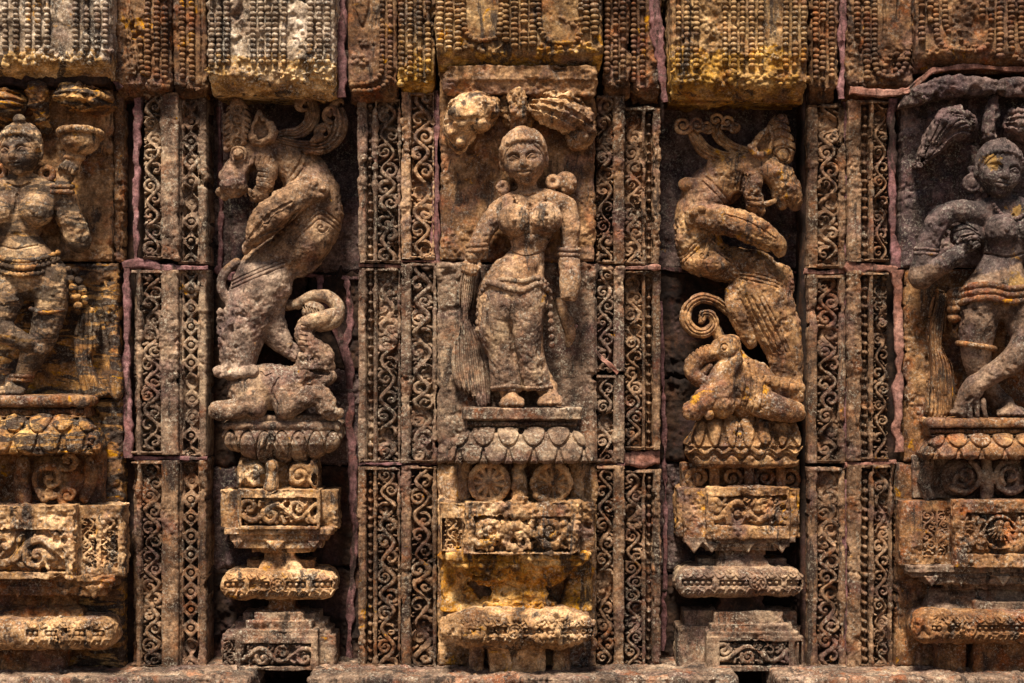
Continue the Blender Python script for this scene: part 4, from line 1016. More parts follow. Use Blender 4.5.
def toes(g, x, y, z, wd, hgt, dirx=0):
    """A bare foot seen from the front, five toes resting on the slab."""
    g.tube([(x - dirx * wd * .4, y - hgt * 1.5, z - 14, hgt * .9), (x, y - hgt * .35, z - 2, hgt * .75)], 3, n=1)
    g.ell((x, y, z - 6), (wd * .95, hgt * .8, 12), 3)
    for i in range(5):
        q = -1 + .5 * i
        g.ell((x + q * wd * .74, y + hgt * .32, z + 4 - abs(q) * 2), (wd * (.23 if i else .27), hgt * .42, 6), .6)

# ---------------------------------------------------------------- the woman in the middle
t = thing('woman_statue', 'smiling woman statue standing upright in a long tight skirt on the wheel rosette pedestal', 'statue', (516, 408, 20), 26, 'figures carved in the panels')
hd = Head(524, 158, 30, 22, -6, -4, 4)
def body_f(g):
    face(g, hd)
    g.tube([(527, 180, 27, 10), (528, 198, 25, 10.5)], 4, .9)
    g.tube([(499, 210, 22, 9.5), (512, 203, 25, 11), (530, 200, 26, 12), (550, 201, 25, 11), (567, 205, 22, 9.5)], 5, .9)
    g.ell((530, 220, 22), (28, 24, 17), 6)
    for x, y in ((514, 221), (546, 219)): g.ell((x, y, 37), (16.5, 16.5, 15), 2.5); g.ell((x, y + 1, 52), (2.4, 2.4, 2.2), 1)
    g.tube([(530, 230, 24, 22), (528, 250, 25, 15.5), (524, 264, 26, 19), (516, 282, 25, 28), (513, 298, 25, 31)], 5, .78)
    g.ell((524, 266, 40), (13, 9, 6), 4)
    g.tube([(499, 292, 24, 20), (494, 325, 24, 16), (501, 362, 22, 11), (510, 396, 20, 8.5)], 6)
    g.tube([(529, 292, 24, 18), (528, 326, 28, 14), (535, 360, 26, 10), (549, 396, 20, 8.5)], 6)
    g.tube([(498, 211, 22, 9.5), (487, 227, 27, 9.5), (479, 243, 32, 8.6), (474, 256, 35, 7)], 2.5)
    hand(g, 471, 264, 32, 9, 100)
    g.tube([(567, 207, 22, 9.5), (571, 226, 23, 9.5), (569, 248, 26, 8), (569, 262, 29, 9.5), (570, 280, 32, 10), (569, 296, 34, 8.5)], 2.5)
    g.box((568, 307, 36), (16, 6, 16), 1, 2, 12, True)
    g.ell((524, 264, 47), (2, 2.4, 3), 1.5, 0, True)
    toes(g, 512, 401, 38, 13, 7.5); toes(g, 550, 400, 38, 13, 7.5, -.2)
    H = g.hm()
    H.line([(511, 240), (529, 234), (548, 239)], 1.6); H.line([(530, 206), (530, 222)], 2.2); H.line([(512, 253), (526, 257), (543, 252)], 1.3); H.line([(519, 194), (527, 197), (536, 194)], 1.1)
    for x, y in ((514, 221), (546, 219)):
        for dx in (-8, 0, 8): H.line([(x + dx, y - 13), (x + dx * 1.1, y + 12)], 1.2, .4)
    g.emb(H, -1.6, 20)
part(t, 'body', 'statue', (448, 594, 120, 412, -2, 68), body_f, .8, .62)
hair(t, hd, 'statue', True, 9)
def sk_f(g):
    g.tube([(516, 284, 24, 28), (513, 303, 25, 31.5)], 3, .8)
    g.tube([(501, 298, 25, 21.5), (498, 325, 27, 17.5), (504, 353, 26, 14), (509, 387, 23, 14)], 7)
    g.tube([(527, 296, 28, 18.5), (526, 325, 33, 16), (528, 353, 32, 13.5), (537, 386, 27, 13.5)], 9)
    g.poly([(483, 300), (482, 325), (491, 355), (492, 391), (512, 389), (530, 391), (555, 389), (543, 356), (541, 322), (545, 296)], 17, 15, 8, 8)
    g.box((520, 281, 26), (60, 8, 60), .5, 0, -2, True); g.box((525, 402, 30), (60, 11, 60), .5, 0, 0, True)
    H = g.hm()
    for i in range(6): H.line([(484 + i * 1.3, 312 + 12 * i), (495 + .6 * i, 320 + 12 * i), (508 + .7 * i, 322 + 12 * i)], 2.2, .16)
    for i in range(6): H.line([(518 + i * 1.4, 318 + 12 * i), (530 + i, 322 + 12 * i), (543 + i * .8, 313 + 12 * i)], 2.2, .16)
    H.line([(513, 300), (511, 325), (513, 350), (520, 375), (524, 391)], 3.2, .9); H.line([(546, 300), (543, 330), (547, 360), (555, 388)], 1.6, .6)
    for k in range(4): H.line([(496 + 5 * k, 340), (498 + 5.5 * k, 365), (500 + 6 * k, 390)], 1.3, .3)
    g.emb(H, -2.2, 16)
    H = g.hm(); H.line([(492, 388), (512, 386), (530, 388), (556, 386)], 2, 1); g.emb(H, 1.6, 16)
part(t, 'skirt', 'lion_grey', (470, 566, 268, 398, -2, 62), sk_f, .7, .62)
small(t, 'girdle', 'lion_grey', (470, 562, 268, 352, 10, 62), lambda g: (chain(g, [(482, 294), (489, 283), (508, 289), (522, 291), (538, 284), (547, 290)], lambda s: 34 + 16 * math.sin(s * math.pi), 3.3, 4.2, 1), chain(g, [(486, 289), (502, 280), (522, 282), (538, 278), (547, 285)], lambda s: 34 + 14 * math.sin(s * math.pi), 2.6, 3.6, 1),
      [chain(g, [(x, 292), (x + dx, yb)], 27, 3.4, 6, 3) for x, dx, yb in ((549, 3, 345), (480, -2, 330))], g.tube([(519, 290, 47, 3), (518, 320, 46, 3.4), (521, 338, 43, 2)], 1)))
small(t, 'necklace', 'statue', (500, 548, 192, 246, 18, 62), lambda g: (chain(g, [(514, 197), (519, 205), (530, 210), (540, 205), (545, 197)], 39, 2, 3), g.tube([(530, 210, 41, 2), (531, 224, 41, 2.4), (531, 236, 38, 2)], 1), g.ell((531, 240, 39), (3.2, 4, 3.5), 1)))
for x, y, rr in ((503, 187, 5.5), (553, 182, 5.5)):
    small(t, 'earring', 'statue', (x - 14, x + 14, y - 14, y + 14, 10, 44), lambda g: (g.tube([(x + rr * .8 * math.cos(a), y + rr * .8 * math.sin(a), 26, 2.8) for a in np.linspace(0, 6.3, 16)], 1, n=1), g.ell((x, y, 22), (rr * .7, rr * .7, 5), 1)))
small(t, 'hair_bun', 'statue', (546, 584, 164, 200, -2, 34), lambda g: (g.ell((566, 182, 10), (12, 12, 13), 2), [g.ell((566 + 8 * math.cos(a), 182 + 8 * math.sin(a), 17), (3.5, 3.5, 4), 2) for a in np.arange(0, 6.2, .9)]))
for x, y, z, rr, rt in ((569, 252, 27, 10, 5), (477, 248, 33, 9.5, -15)):
    small(t, 'bangle', 'statue', (x - 18, x + 18, y - 10, y + 10, z - 16, z + 18), lambda g: [g.tube([(x + rr * math.cos(a), y + d + rr * .12 * math.cos(a + rt), z + rr * math.sin(a), 2.2) for a in np.linspace(0, 6.3, 18)], .6, n=1) for d in (-2.6, 2.2)])
def dr_f(g):
    g.poly([(463, 266), (479, 266), (477, 290), (471, 318), (484, 338), (490, 372), (490, 404), (480, 409), (470, 396), (455, 385), (451, 355), (460, 322), (458, 290)], 6, 9, 5, 2)
    H = g.hm()
    for i in range(7):
        s = -1 + i / 3.; H.line([(470 + s * 6, 268), (467 + s * 6, 295), (465 + s * 5, 318), (468 + s * 12, 345), (471 + s * 14, 372), (476 + s * 12, 408 - 10 * (s < 0) * -s)], 1.25, 1)
    g.emb(H, -2.6, 2)
part(t, 'drape', 'grey', (444, 498, 260, 414, -4, 24), dr_f, .6, .62)
small(t, 'sash', 'statue', (550, 590, 296, 352, -4, 22), lambda g: (g.tube([(560, 300, 2, 4), (567, 318, 3, 5.5), (571, 334, 3, 5), (568, 346, 1, 2.5)], 2)), .8)

def foliage(label, mat, b, zr, buds):
    t = thing('mango_foliage', label, 'carved foliage', ((b[0] + b[1]) / 2, b[3], 0), zr, 'carved foliage over the figures')
    for fn, bb in buds: part(t, 'leaf_cluster', mat, (*bb, -6, 58), fn, 1.9, .75)
    return t
def bud(x, y, rx, ry, rot, tail, fan, amt=-3.6, n=3, lumps=0):
    def fn(g):
        g.ell((x, y, 18), (rx, ry, 27), 4, rot); g.ell(tail[:3], tail[3:6], 7, rot)
        cs, sn = math.cos(math.radians(rot)), math.sin(math.radians(rot))
        for i in range(lumps):
            a, q = rnd.uniform(0, 6.28), rnd.uniform(.2, .75)
            u, v = rx * q * math.cos(a), ry * q * math.sin(a)
            g.ell((x + u * cs - v * sn, y + u * sn + v * cs, 18 + 27 * (1 - q * q) ** .5 - 3), (rx * .26, ry * .26, 7), 2.5, rot + rnd.uniform(-30, 30))
            if i % 3 == 0: g.ell((tail[0] + rnd.uniform(-.6, .6) * tail[3], tail[1] + rnd.uniform(-.6, .6) * tail[4], tail[2] + tail[5] - 3), (6, 5, 6), 2.5)
        H = g.hm()
        for i in range(n):
            s = (-.7 + i * 1.25 / max(1, n - 1)) + rnd.uniform(-.1, .1)
            pts = [(-fan * rx, s * ry * .35), (-fan * rx * .3, s * ry * .75 - ry * .1), (fan * rx * .35, s * ry * .9), (fan * rx * 1.05, s * ry * .95 + ry * .3)]
            H.line([(x + u * cs - v * sn, y + u * sn + v * cs) for u, v in pts], 3.2, soft=.95)
        g.emb(H, amt, 20)
    return fn
foliage('tan mango leaf clusters like two fat pods over the head of the middle woman', 'tan', (440, 600, 84, 150), 22, [
    (bud(473, 113, 29, 22, -12, (458, 131, 14, 14, 21, 20), 1, -2, 2, 18), (438, 510, 84, 158)),
    (bud(561, 112, 34, 19, 16, (582, 130, 8, 13, 20, 16), 1), (518, 602, 84, 158)),
    (lambda g: (g.ell((518, 103, 26), (10, 16, 11), 3), g.tube([(518, 112, 24, 8), (517, 128, 14, 6), (518, 140, 6, 6)], 3), g.tube([(505, 96, 12, 2), (505, 108, 12, 4.5), (508, 122, 8, 3)], 2), g.tube([(533, 94, 12, 2), (531, 106, 12, 4.5), (528, 122, 8, 3)], 2)), (494, 544, 82, 148))])

# ---------------------------------------------------------------- the figure with the bowl
t = thing('dancer_statue', 'streaked female figure with crossed legs, raising a bowl in one hand', 'statue', (15, 396, 20), 26, 'figures carved in the panels')
ha = Head(22, 151, 30, 20.5, -3, -10, 3)
def body_a(g):
    face(g, ha)
    g.tube([(22, 174, 27, 10), (21, 190, 25, 11)], 4, .9)
    g.tube([(-14, 196, 20, 11), (2, 189, 24, 12), (22, 186, 26, 13), (42, 189, 24, 12), (54, 196, 22, 11)], 5, .9)
    g.ell((20, 208, 22), (33, 26, 17), 6)
    for x, y in ((2, 211), (39, 211)): g.ell((x, y, 36), (17, 16.5, 14), 4); g.ell((x, y + 1, 50), (2.4, 2.4, 2), 1)
    g.tube([(20, 222, 24, 23), (19, 239, 25, 17), (23, 253, 25, 23), (30, 272, 25, 30)], 6, .75)
    g.tube([(50, 276, 26, 18.5), (51, 305, 27, 16), (45, 332, 28, 13), (33, 356, 26, 11.5), (22, 378, 24, 8), (17, 390, 24, 7.5)], 4)
    g.tube([(14, 278, 26, 18.5), (7, 306, 34, 15.5), (1, 324, 39, 13), (14, 335, 42, 10), (31, 343, 40, 7.5)], 3)
    g.ell((36, 347, 36), (12, 6.5, 7), 3, 35)
    toes(g, 13, 390, 38, 15, 7, .3)
    g.tube([(56, 197, 22, 11), (68, 220, 22, 11), (78, 240, 25, 11.5)], 3); g.tube([(79, 241, 27, 12), (74, 222, 33, 10.5), (67, 202, 38, 8.5), (66, 186, 40, 7.5)], 3)
    hand(g, 72, 174, 38, 9, -65)
    g.tube([(-16, 198, 20, 11.5), (-34, 226, 22, 10), (-44, 250, 26, 10), (-30, 262, 34, 9), (-12, 268, 40, 8)], 3); hand(g, -6, 272, 40, 8, 20)
    H = g.hm(); H.line([(2, 246), (20, 250), (40, 246)], 1.4); H.line([(20, 196), (20, 214)], 2); H.line([(10, 184), (21, 188), (33, 184)], 1.1)
    g.emb(H, -1.6, 20)
part(t, 'body', 'streaky_figure', (-62, 112, 116, 400, -2, 64), body_a, .75, .65)
hair(t, ha, 'streaky_figure', True, 8, (.15, -1.45, .3, .3))
for x, y, rr in ((47, 174, 8), (0, 172, 7)):
    small(t, 'earring', 'brown', (x - 14, x + 14, y - 14, y + 14, 10, 44), lambda g: (g.tube([(x + rr * .8 * math.cos(a), y + rr * .8 * math.sin(a), 27, 2.8) for a in np.linspace(0, 6.3, 16)], 1, n=1), g.ell((x, y, 21), (rr * .6, rr * .6, 4), 1)))
small(t, 'bowl', 'tan', (56, 110, 124, 176, 12, 62), lambda g: (g.ell((83, 142, 38), (19, 15, 19), 2), g.tube([(83 + 20 * math.cos(a), 135 + 3.5 * math.sin(a) * -1, 38 + 19 * math.sin(a), 3.6) for a in np.linspace(0, 6.3, 26)], 1, n=1), g.ell((83, 131, 36), (15, 7, 15), 1, 0, True), g.tube([(79, 152, 37, 9), (75, 164, 38, 7.5), (73, 172, 38, 8)], 2), g.tube([(77 + 8.5 * math.cos(a), 159, 37 + 8.5 * math.sin(a), 2.6) for a in np.linspace(0, 6.3, 18)], 1, n=1)), .6)
small(t, 'bangle', 'brown', (50, 84, 180, 202, 22, 58), lambda g: [g.tube([(66 + 10 * math.cos(a), y, 40 + 10 * math.sin(a), 2.4) for a in np.linspace(0, 6.3, 18)], .6, n=1) for y in (188, 193.5)])
small(t, 'girdle', 'streaky', (-12, 92, 246, 330, 6, 66), lambda g: ([chain(g, [(-4, y), (8, y + 5), (28, y + 8), (48, y + 5), (60, y - 1)], lambda s: 34 + 18 * math.sin(s * math.pi), 2.8, 4, 1) for y in (254, 261, 268)],
      [chain(g, [(x, 270), (x + dx, yb)], zz, 4.6, 7, 2) for x, dx, yb, zz in ((68, 10, 306, 26), (74, 8, 300, 18))], [g.tube([(-8, 298, 38, 1.8), (8, 303, 50, 1.8), (22, 300, 44, 1.8)], 1), g.tube([(35, 309, 42, 1.8), (50, 313, 45, 1.8), (66, 310, 36, 1.8)], 1)]), .6)
def sash_a(g):
    g.poly([(80, 306), (92, 312), (97, 340), (88, 360), (96, 380), (104, 396), (82, 397), (74, 372), (70, 345), (74, 322)], 6, 10, 6, 3)
    g.poly([(100, 280), (112, 300), (116, 350), (118, 396), (106, 397), (104, 350), (98, 310)], 3, 7, 5, 3)
    H = g.hm()
    for i in range(4): H.line([(78 + 4 * i, 312), (76 + 5 * i, 340), (78 + 4 * i, 362), (84 + 5 * i, 395)], 1.2)
    g.emb(H, -2, 2)
part(t, 'sash', 'streaky', (62, 124, 274, 402, -4, 24), sash_a, .9)
part(t, 'anklet', 'brown', (4, 40, 366, 390, 8, 44), lambda g: [g.tube([(22 - i * 2 + 10.5 * math.cos(a), 376 + 4 * i, 25 + 11 * math.sin(a), 2) for a in np.linspace(0, 6.3, 18)], .6, n=1) for i in range(2)], .4, .6)
foliage('dark mango leaf clusters with a pointed bud over the figure holding up a bowl', 'streaky', (-60, 118, 84, 124), 22, [
    (bud(82, 98, 31, 13, 4, (98, 103, 4, 15, 9, 12), 1), (42, 124, 76, 132)),
    (bud(2, 105, 24, 17, -4, (-14, 112, 8, 14, 13, 14), -1), (-40, 34, 78, 136)),
    (lambda g: (g.tube([(38, 80, 20, 3), (38, 96, 20, 10), (40, 112, 14, 7), (42, 126, 8, 6)], 3)), (22, 56, 74, 136))])

# ---------------------------------------------------------------- the dark figure
t = thing('swaying_woman_statue', 'dark female figure with one arm arched over her shoulder, a yellow stain on her brow', 'statue', (1000, 419, 20), 26, 'figures carved in the panels')
hl = Head(997, 170, 32, 22, 9, 6, 3)
def body_l(g):
    face(g, hl)
    g.tube([(1001, 194, 28, 10), (1003, 208, 26, 11)], 4, .9)
    g.tube([(976, 215, 24, 11), (990, 210, 26, 12), (1006, 208, 26, 13), (1028, 212, 24, 12), (1042, 220, 22, 11)], 5, .9)
    g.ell((1007, 228, 22), (33, 26, 17), 6)
    for x, y in ((1000, 230), (1030, 231)): g.ell((x, y, 37), (17.5, 17, 15), 4); g.ell((x, y + 1, 52), (2.4, 2.4, 2), 1)
    g.tube([(1008, 242, 24, 25), (1003, 260, 25, 19), (1000, 276, 25, 24), (998, 292, 25, 30)], 6, .75)
    g.tube([(982, 294, 27, 21), (977, 322, 29, 19), (976, 350, 27, 15), (984, 380, 20, 11), (1004, 402, 16, 9)], 5)
    g.tube([(1016, 294, 27, 20), (1022, 320, 32, 18), (1024, 340, 38, 15), (1008, 360, 42, 12), (988, 374, 42, 10), (974, 384, 40, 9)], 4)
    g.tube([(972, 384, 40, 10), (966, 394, 38, 10), (960, 408, 36, 9)], 3); g.ell((958, 412, 34), (11, 5.5, 11), 3)
    for i in range(4): g.tube([(961 + 6 * i, 400, 42, 2.6), (959 + 7 * i, 411, 43, 2.8), (959 + 7.5 * i, 416, 42, 2.4)], 1)
    toes(g, 1010, 411, 36, 16, 7, .4)
    g.tube([(980, 216, 26, 12), (958, 211, 34, 10.5), (938, 219, 37, 11), (928, 240, 34, 11), (923, 266, 30, 12)], 3)
    g.ell((921, 276, 28), (13, 14, 13), 4); g.tube([(923, 276, 32, 10), (938, 266, 42, 9), (952, 256, 46, 8)], 3)
    hand(g, 962, 246, 42, 10, -35)
    g.ell((966, 236, 30), (17, 15, 12), 3)
    g.tube([(1044, 222, 22, 12), (1060, 250, 26, 11), (1062, 280, 30, 10), (1050, 300, 36, 9)], 3); hand(g, 1046, 308, 38, 9, 100)
    H = g.hm(); H.line([(985, 254), (1003, 258), (1020, 254)], 1.4); H.line([(1010, 216), (1014, 236)], 2)
    for i in range(4): H.line([(948 + 4 * i, 228 + 5 * i), (960 + 5 * i, 224 + 6 * i), (974 + 3 * i, 232 + 5 * i)], 1.3)
    g.emb(H, -1.8, 20)
part(t, 'body', 'black', (902, 1082, 138, 424, -2, 66), body_l, .75, .65)
hair(t, hl, 'black', True, 8, (-.1, -1.3, .3, .16))
small(t, 'hair_bun', 'violet', (958, 1000, 186, 216, -2, 40), lambda g: (g.ell((980, 201, 14), (13, 9, 13), 2), [g.ell((980 + 9 * math.cos(a), 201 + 7 * math.sin(a), 24), (3.6, 3.6, 4), 1) for a in np.arange(0, 6.2, .9)]), .7)
small(t, 'earring', 'violet', (956, 984, 166, 196, 10, 46), lambda g: (g.ell((971, 183, 28), (8, 8, 6), 1), g.tube([(971 + 8 * math.cos(a), 183 + 8 * math.sin(a), 30, 2.2) for a in np.linspace(0, 6.3, 16)], .8, n=1), g.ell((972, 170, 26), (5, 6, 5), 1)))
small(t, 'girdle', 'brown', (944, 1050, 274, 330, 4, 68), lambda g: ([g.tube([(955, y + 4, 24, 2.8), (966, y, 44, 3), (984, y - 2, 52, 3), (1002, y + 2, 52, 3), (1022, y, 48, 3), (1038, y - 6, 36, 3)], 1) for y in (287, 293.5, 300)], [g.ell((954 + dx, y, 26), (rx, 5, 8), 1.5) for dx, y, rx in ((0, 294, 6), (-1, 302, 5), (1, 309, 8), (0, 318, 7))]), .7)
small(t, 'knee_band', 'brown', (954, 1002, 336, 356, 6, 52), lambda g: g.tube([(976 + 18 * math.cos(a), 346 + 3 * math.cos(a), 27 + 18 * math.sin(a), 2.6) for a in np.linspace(0, 6.3, 22)], 1, n=1))
small(t, 'armlet', 'violet', (908, 948, 240, 262, 12, 54), lambda g: [g.tube([(925.5 + 11.5 * math.cos(a), y + 1 * math.cos(a), 32 + 12 * math.sin(a), 1.8) for a in np.linspace(0, 6.3, 18)], .6, n=1) for y in (250, 254.5)])
small(t, 'necklace', 'violet', (984, 1034, 200, 244, 18, 64), lambda g: chain(g, [(990, 206), (998, 216), (1010, 220), (1022, 214), (1028, 206)], 42, 2.2, 3.2))
def dr_l(g):
    g.poly([(940, 288), (954, 296), (950, 322), (946, 345), (955, 365), (958, 392), (954, 417), (930, 417), (930, 392), (934, 366), (931, 338), (934, 310)], 8, 11, 6, 2)
    H = g.hm()
    for i in range(7):
        s = -1 + i / 3.; H.line([(946 + s * 6, 292), (941 + s * 8, 325), (940 + s * 7, 348), (944 + s * 10, 370), (943 + s * 12, 416)], 1.3)
    g.emb(H, -2.8, 2)
part(t, 'drape', 'brown', (922, 964, 284, 422, -4, 26), dr_l, .6, .62)
def leafy(g):
    g.poly([(917, 168), (925, 140), (932, 118), (945, 109), (962, 108), (975, 118), (976, 128), (966, 138), (950, 146), (934, 158)], 12, 22, 9, 3, dome=14)
    H = g.hm()
    for i in range(6): H.line([(920 + 2 * i, 164 - 2 * i), (930 + 4 * i, 140 - i), (944 + 5 * i, 116 + 3.4 * i), (970, 120 + 3 * i)], 1.8)
    g.emb(H, -3.4, 10)
foliage('black drooping mango leaf clusters and a tall spike over the dark female figure', 'violet', (905, 1090, 96, 170), 24, [
    (leafy, (908, 984, 100, 176)),
    (bud(1034, 126, 30, 18, 10, (1050, 136, 8, 14, 14, 14), 1), (994, 1080, 98, 160)),
    (lambda g: g.tube([(995, 96, 18, 3), (993, 110, 20, 7), (991, 130, 18, 8), (993, 146, 12, 6)], 3), (976, 1010, 88, 156))])
# ---------------------------------------------------------------- the rearing lions and the elephants under them
def curls(g, pts, amt=-1.6, zmin=-40):
    H = g.hm()
    for p, w in pts: H.line(p, w)
    g.emb(H, amt, zmin)
def limb_lines(tube_pts, offs, w):
    p = catmull([q[:2] for q in tube_pts], 5); d = np.gradient(p, axis=0); d /= np.linalg.norm(d, axis=1)[:, None] + 1e-9
    r = np.interp(np.linspace(0, 1, len(p)), np.linspace(0, 1, len(tube_pts)), [q[3] for q in tube_pts])
    return [([tuple(a) for a in p + np.stack([-d[:, 1], d[:, 0]], 1) * (o * r)[:, None]], w) for o in offs]
def toe_row(g, x0, x1, y, z, r, n):
    for i in range(n): g.ell((x0 + (x1 - x0) * (i + .5) / n, y + rnd.uniform(-.8, .8), z), (r, r * 1.05, r * 1.1), 1.2)

t = thing('rearing_lion_statue', 'grey rearing lion statue with upright flame crest over the elephant with raised trunk', 'statue', (262, 380, -25), -14, 'rearing lions in the niches')
def body_c(g):
    # barrel, neck and back
    bd = [(274, 151, -28, 16), (290, 159, -30, 20), (306, 180, -31, 24), (314, 208, -30, 27), (306, 236, -28, 26), (284, 254, -28, 22), (262, 268, -28, 20)]
    g.tube(bd, 4, .95)
    g.tube([(305, 262, -32, 12), (280, 264, -30, 18), (258, 268, -30, 20)], 5)
    # head
    g.ell((256, 152, -22), (20, 17, 17), 4)
    g.tube([(246, 160, -18, 15), (238, 172, -14, 14), (232, 180, -12, 13), (227, 190, -12, 8)], 4)
    g.ell((236, 184, -9), (15, 13, 14), 4); g.tube([(224, 186, -10, 5), (222, 193, -10, 4), (226, 198, -11, 4)], 2)
    g.tube([(262, 156, -16, 12), (267, 170, -14, 10.5), (266, 182, -14, 9), (259, 196, -15, 7), (254, 198, -15, 4)], 3)
    g.ell((252.5, 178, -12), (6, 13, 24), 1.5, 8, True); g.ell((280, 184, -12), (5.5, 9, 12), 3, 20, True)
    for i, (x, y) in enumerate(((245, 193), (250, 194), (247, 167))): g.tube([(x, y - 3, -10, 2.2), (x + 1, y + 3, -9, 1.2)], .5)
    # ear
    g.poly([(251, 138), (253, 126), (257, 117), (260.5, 110), (267, 117), (274, 125), (278, 133), (274, 142), (263, 147), (254, 145)], -7, 9, 3, 3, curve=False)
    g.poly([(256, 137), (257, 126), (260.5, 118), (268, 126), (272, 133), (269, 140), (260, 142)], 4, 9, 2, 1, True, curve=False)
    g.ell((240.5, 156, -2), (9, 9, 7), 2); g.ell((240.5, 156, 3), (8, 8, 4), .5, 0, True); g.ell((240.5, 156, 2), (5.4, 5.4, 6), .4)
    # foreleg laid across the chest
    g.tube([(312, 188, -6, 13), (292, 203, 1, 14.5), (274, 217, 4, 15.5), (261, 231, 3, 11.5), (252, 244, -2, 6.5), (247, 252, -8, 3.5)], 2, 1)
    g.ell((318, 192, -6), (13, 11, 10), 3, -20); [g.ell((x, y, 3), (4, 3.4, 4), 1.5) for x, y in ((310, 188), (317, 185), (324, 190), (314, 196), (322, 197), (306, 182))]
    # hind quarters
    hp = [(262, 282, -26, 30), (252, 305, -24, 27), (243, 330, -22, 23), (238, 350, -20, 20), (237, 366, -18, 17)]
    g.tube(hp, 4, .92)
    g.tube([(258, 310, -30, 20), (272, 332, -30, 14), (284, 346, -28, 10), (298, 358, -26, 6)], 4)
    g.tube([(236, 262, -18, 4), (225, 272, -16, 4), (221, 286, -16, 4), (227, 302, -18, 4)], 2)
    toe_row(g, 216, 258, 372, -4, 6.2, 5); g.ell((237, 370, -14), (20, 7, 12), 3)
    for i in range(6): g.ell((219 + .3 * i, 312 + 7 * i, -18), (4, 4.5, 5), 1.5)
    H = g.hm()
    for o in (-5, 0, 5): H.line([(296, 236 + o), (312, 222 + o), (322, 215 + o), (340, 228 + o)], 1.3, .8)
    H.line([(303, 150), (300, 164), (290, 178)], 2); H.line([(308, 152), (305, 166), (295, 180)], 1.6)
    for o in (-3, 1, 5): H.line([(232, 284 + o), (255, 275 + o), (284, 262 + o)], 1.2, .9)
    H.line([(295, 204), (272, 218), (252, 240)], 1.5); H.line([(301, 212), (284, 228), (262, 238), (250, 248)], 1.3)
    for i in range(5): H.line([(252 + 5 * i, 158), (250 + 5 * i, 165)], 1.1, .7)
    for i in range(4): H.line([(259, 172 + 5 * i), (269, 174 + 5 * i)], 1.1, .8)
    H.spiral(322, 228, 6, 1.1, 0, 1.2)
    g.emb(H, -1.5, -30)
part(t, 'body', 'lion', (204, 352, 106, 386, -60, 22), body_c, 1.1, .62)
def crest_c(g):
    g.poly([(229, 152), (224.5, 138), (226, 115), (232, 100), (239, 96.5), (247, 105), (252, 118), (253, 134), (248, 146), (238, 150)], -14, 10, 5, 2, dome=5)
    H = g.hm()
    for y in (110, 121, 132, 143): H.spiral(238 + (y % 3), y, 6, 1.2, 1., 1.5, 1 if y % 2 else -1)
    for y in range(106, 160, 6): H.line([(226, y + 2), (231, y - 1)], 1.2); H.line([(247, y - 2), (251, y + 1)], 1.1)
    g.emb(H, -2.8, -30)
    for i in range(7): g.ell((226.5 + .1 * i, 117 + 5.4 * i, -10), (3.4, 3.4, 4), 1)
part(t, 'crest', 'lion', (218, 260, 90, 170, -34, 12), crest_c, .5, .55)
def mane_c(g):
    m1 = [(272, 136, -22, 5), (284, 133, -22, 4.5), (297, 132, -22, 5.5), (308, 124, -22, 6.5), (312, 112, -22, 7), (309, 101, -22, 6)]
    m2 = [(272, 138, -18, 5), (288, 143, -17, 4.5), (304, 146, -18, 5.5), (322, 146, -20, 7), (334, 136, -22, 8), (338, 122, -22, 9), (335, 108, -22, 8)]
    g.tube(m1, 2, .9); g.tube(m2, 2, .9)
    scroll(g, 303, 104, 9, -16, -1, -.5, .3); scroll(g, 331, 116, 10, -16, -1, .5, .28); scroll(g, 324, 132, 9, -15, 1, 2, .26); scroll(g, 338, 103, 7, -18, 1, 1, .3)
    g.tube([(304, 148, -14, 3), (318, 152, -12, 4), (322, 146, -12, 3)], 1.5); g.tube([(306, 152, -14, 3), (316, 140, -12, 4), (321, 137, -12, 3)], 1.5)
    curls(g, limb_lines(m1, (-.45, .1, .6), 1.1) + limb_lines(m2, (-.5, 0, .5), 1.2), -2)
    for x, y in ((331, 116), (324, 132), (338, 103), (303, 104)): g.ell((x + 2, y + 2, -16), (2.6, 2.6, 12), .8, 0, True)
part(t, 'mane', 'lion', (262, 352, 90, 160, -44, 4), mane_c, .5, .55)
small(t, 'tail', 'lion_grey', (276, 348, 286, 338, -52, 6), lambda g: (g.tube([(280, 306, -36, 5), (296, 304, -28, 5.5), (312, 296, -22, 5.5), (328, 297, -20, 6), (337, 308, -18, 7), (333, 320, -16, 7.5), (320, 325, -14, 7)], 2), g.ell((313, 312, -22), (12, 11, 11), 2),
      curls(g, [([(303 + 3 * i, 305 + i), (306 + 3 * i, 313 + i), (304 + 3 * i, 321)], 1.1) for i in range(6)], -2.2, -34)), .5)

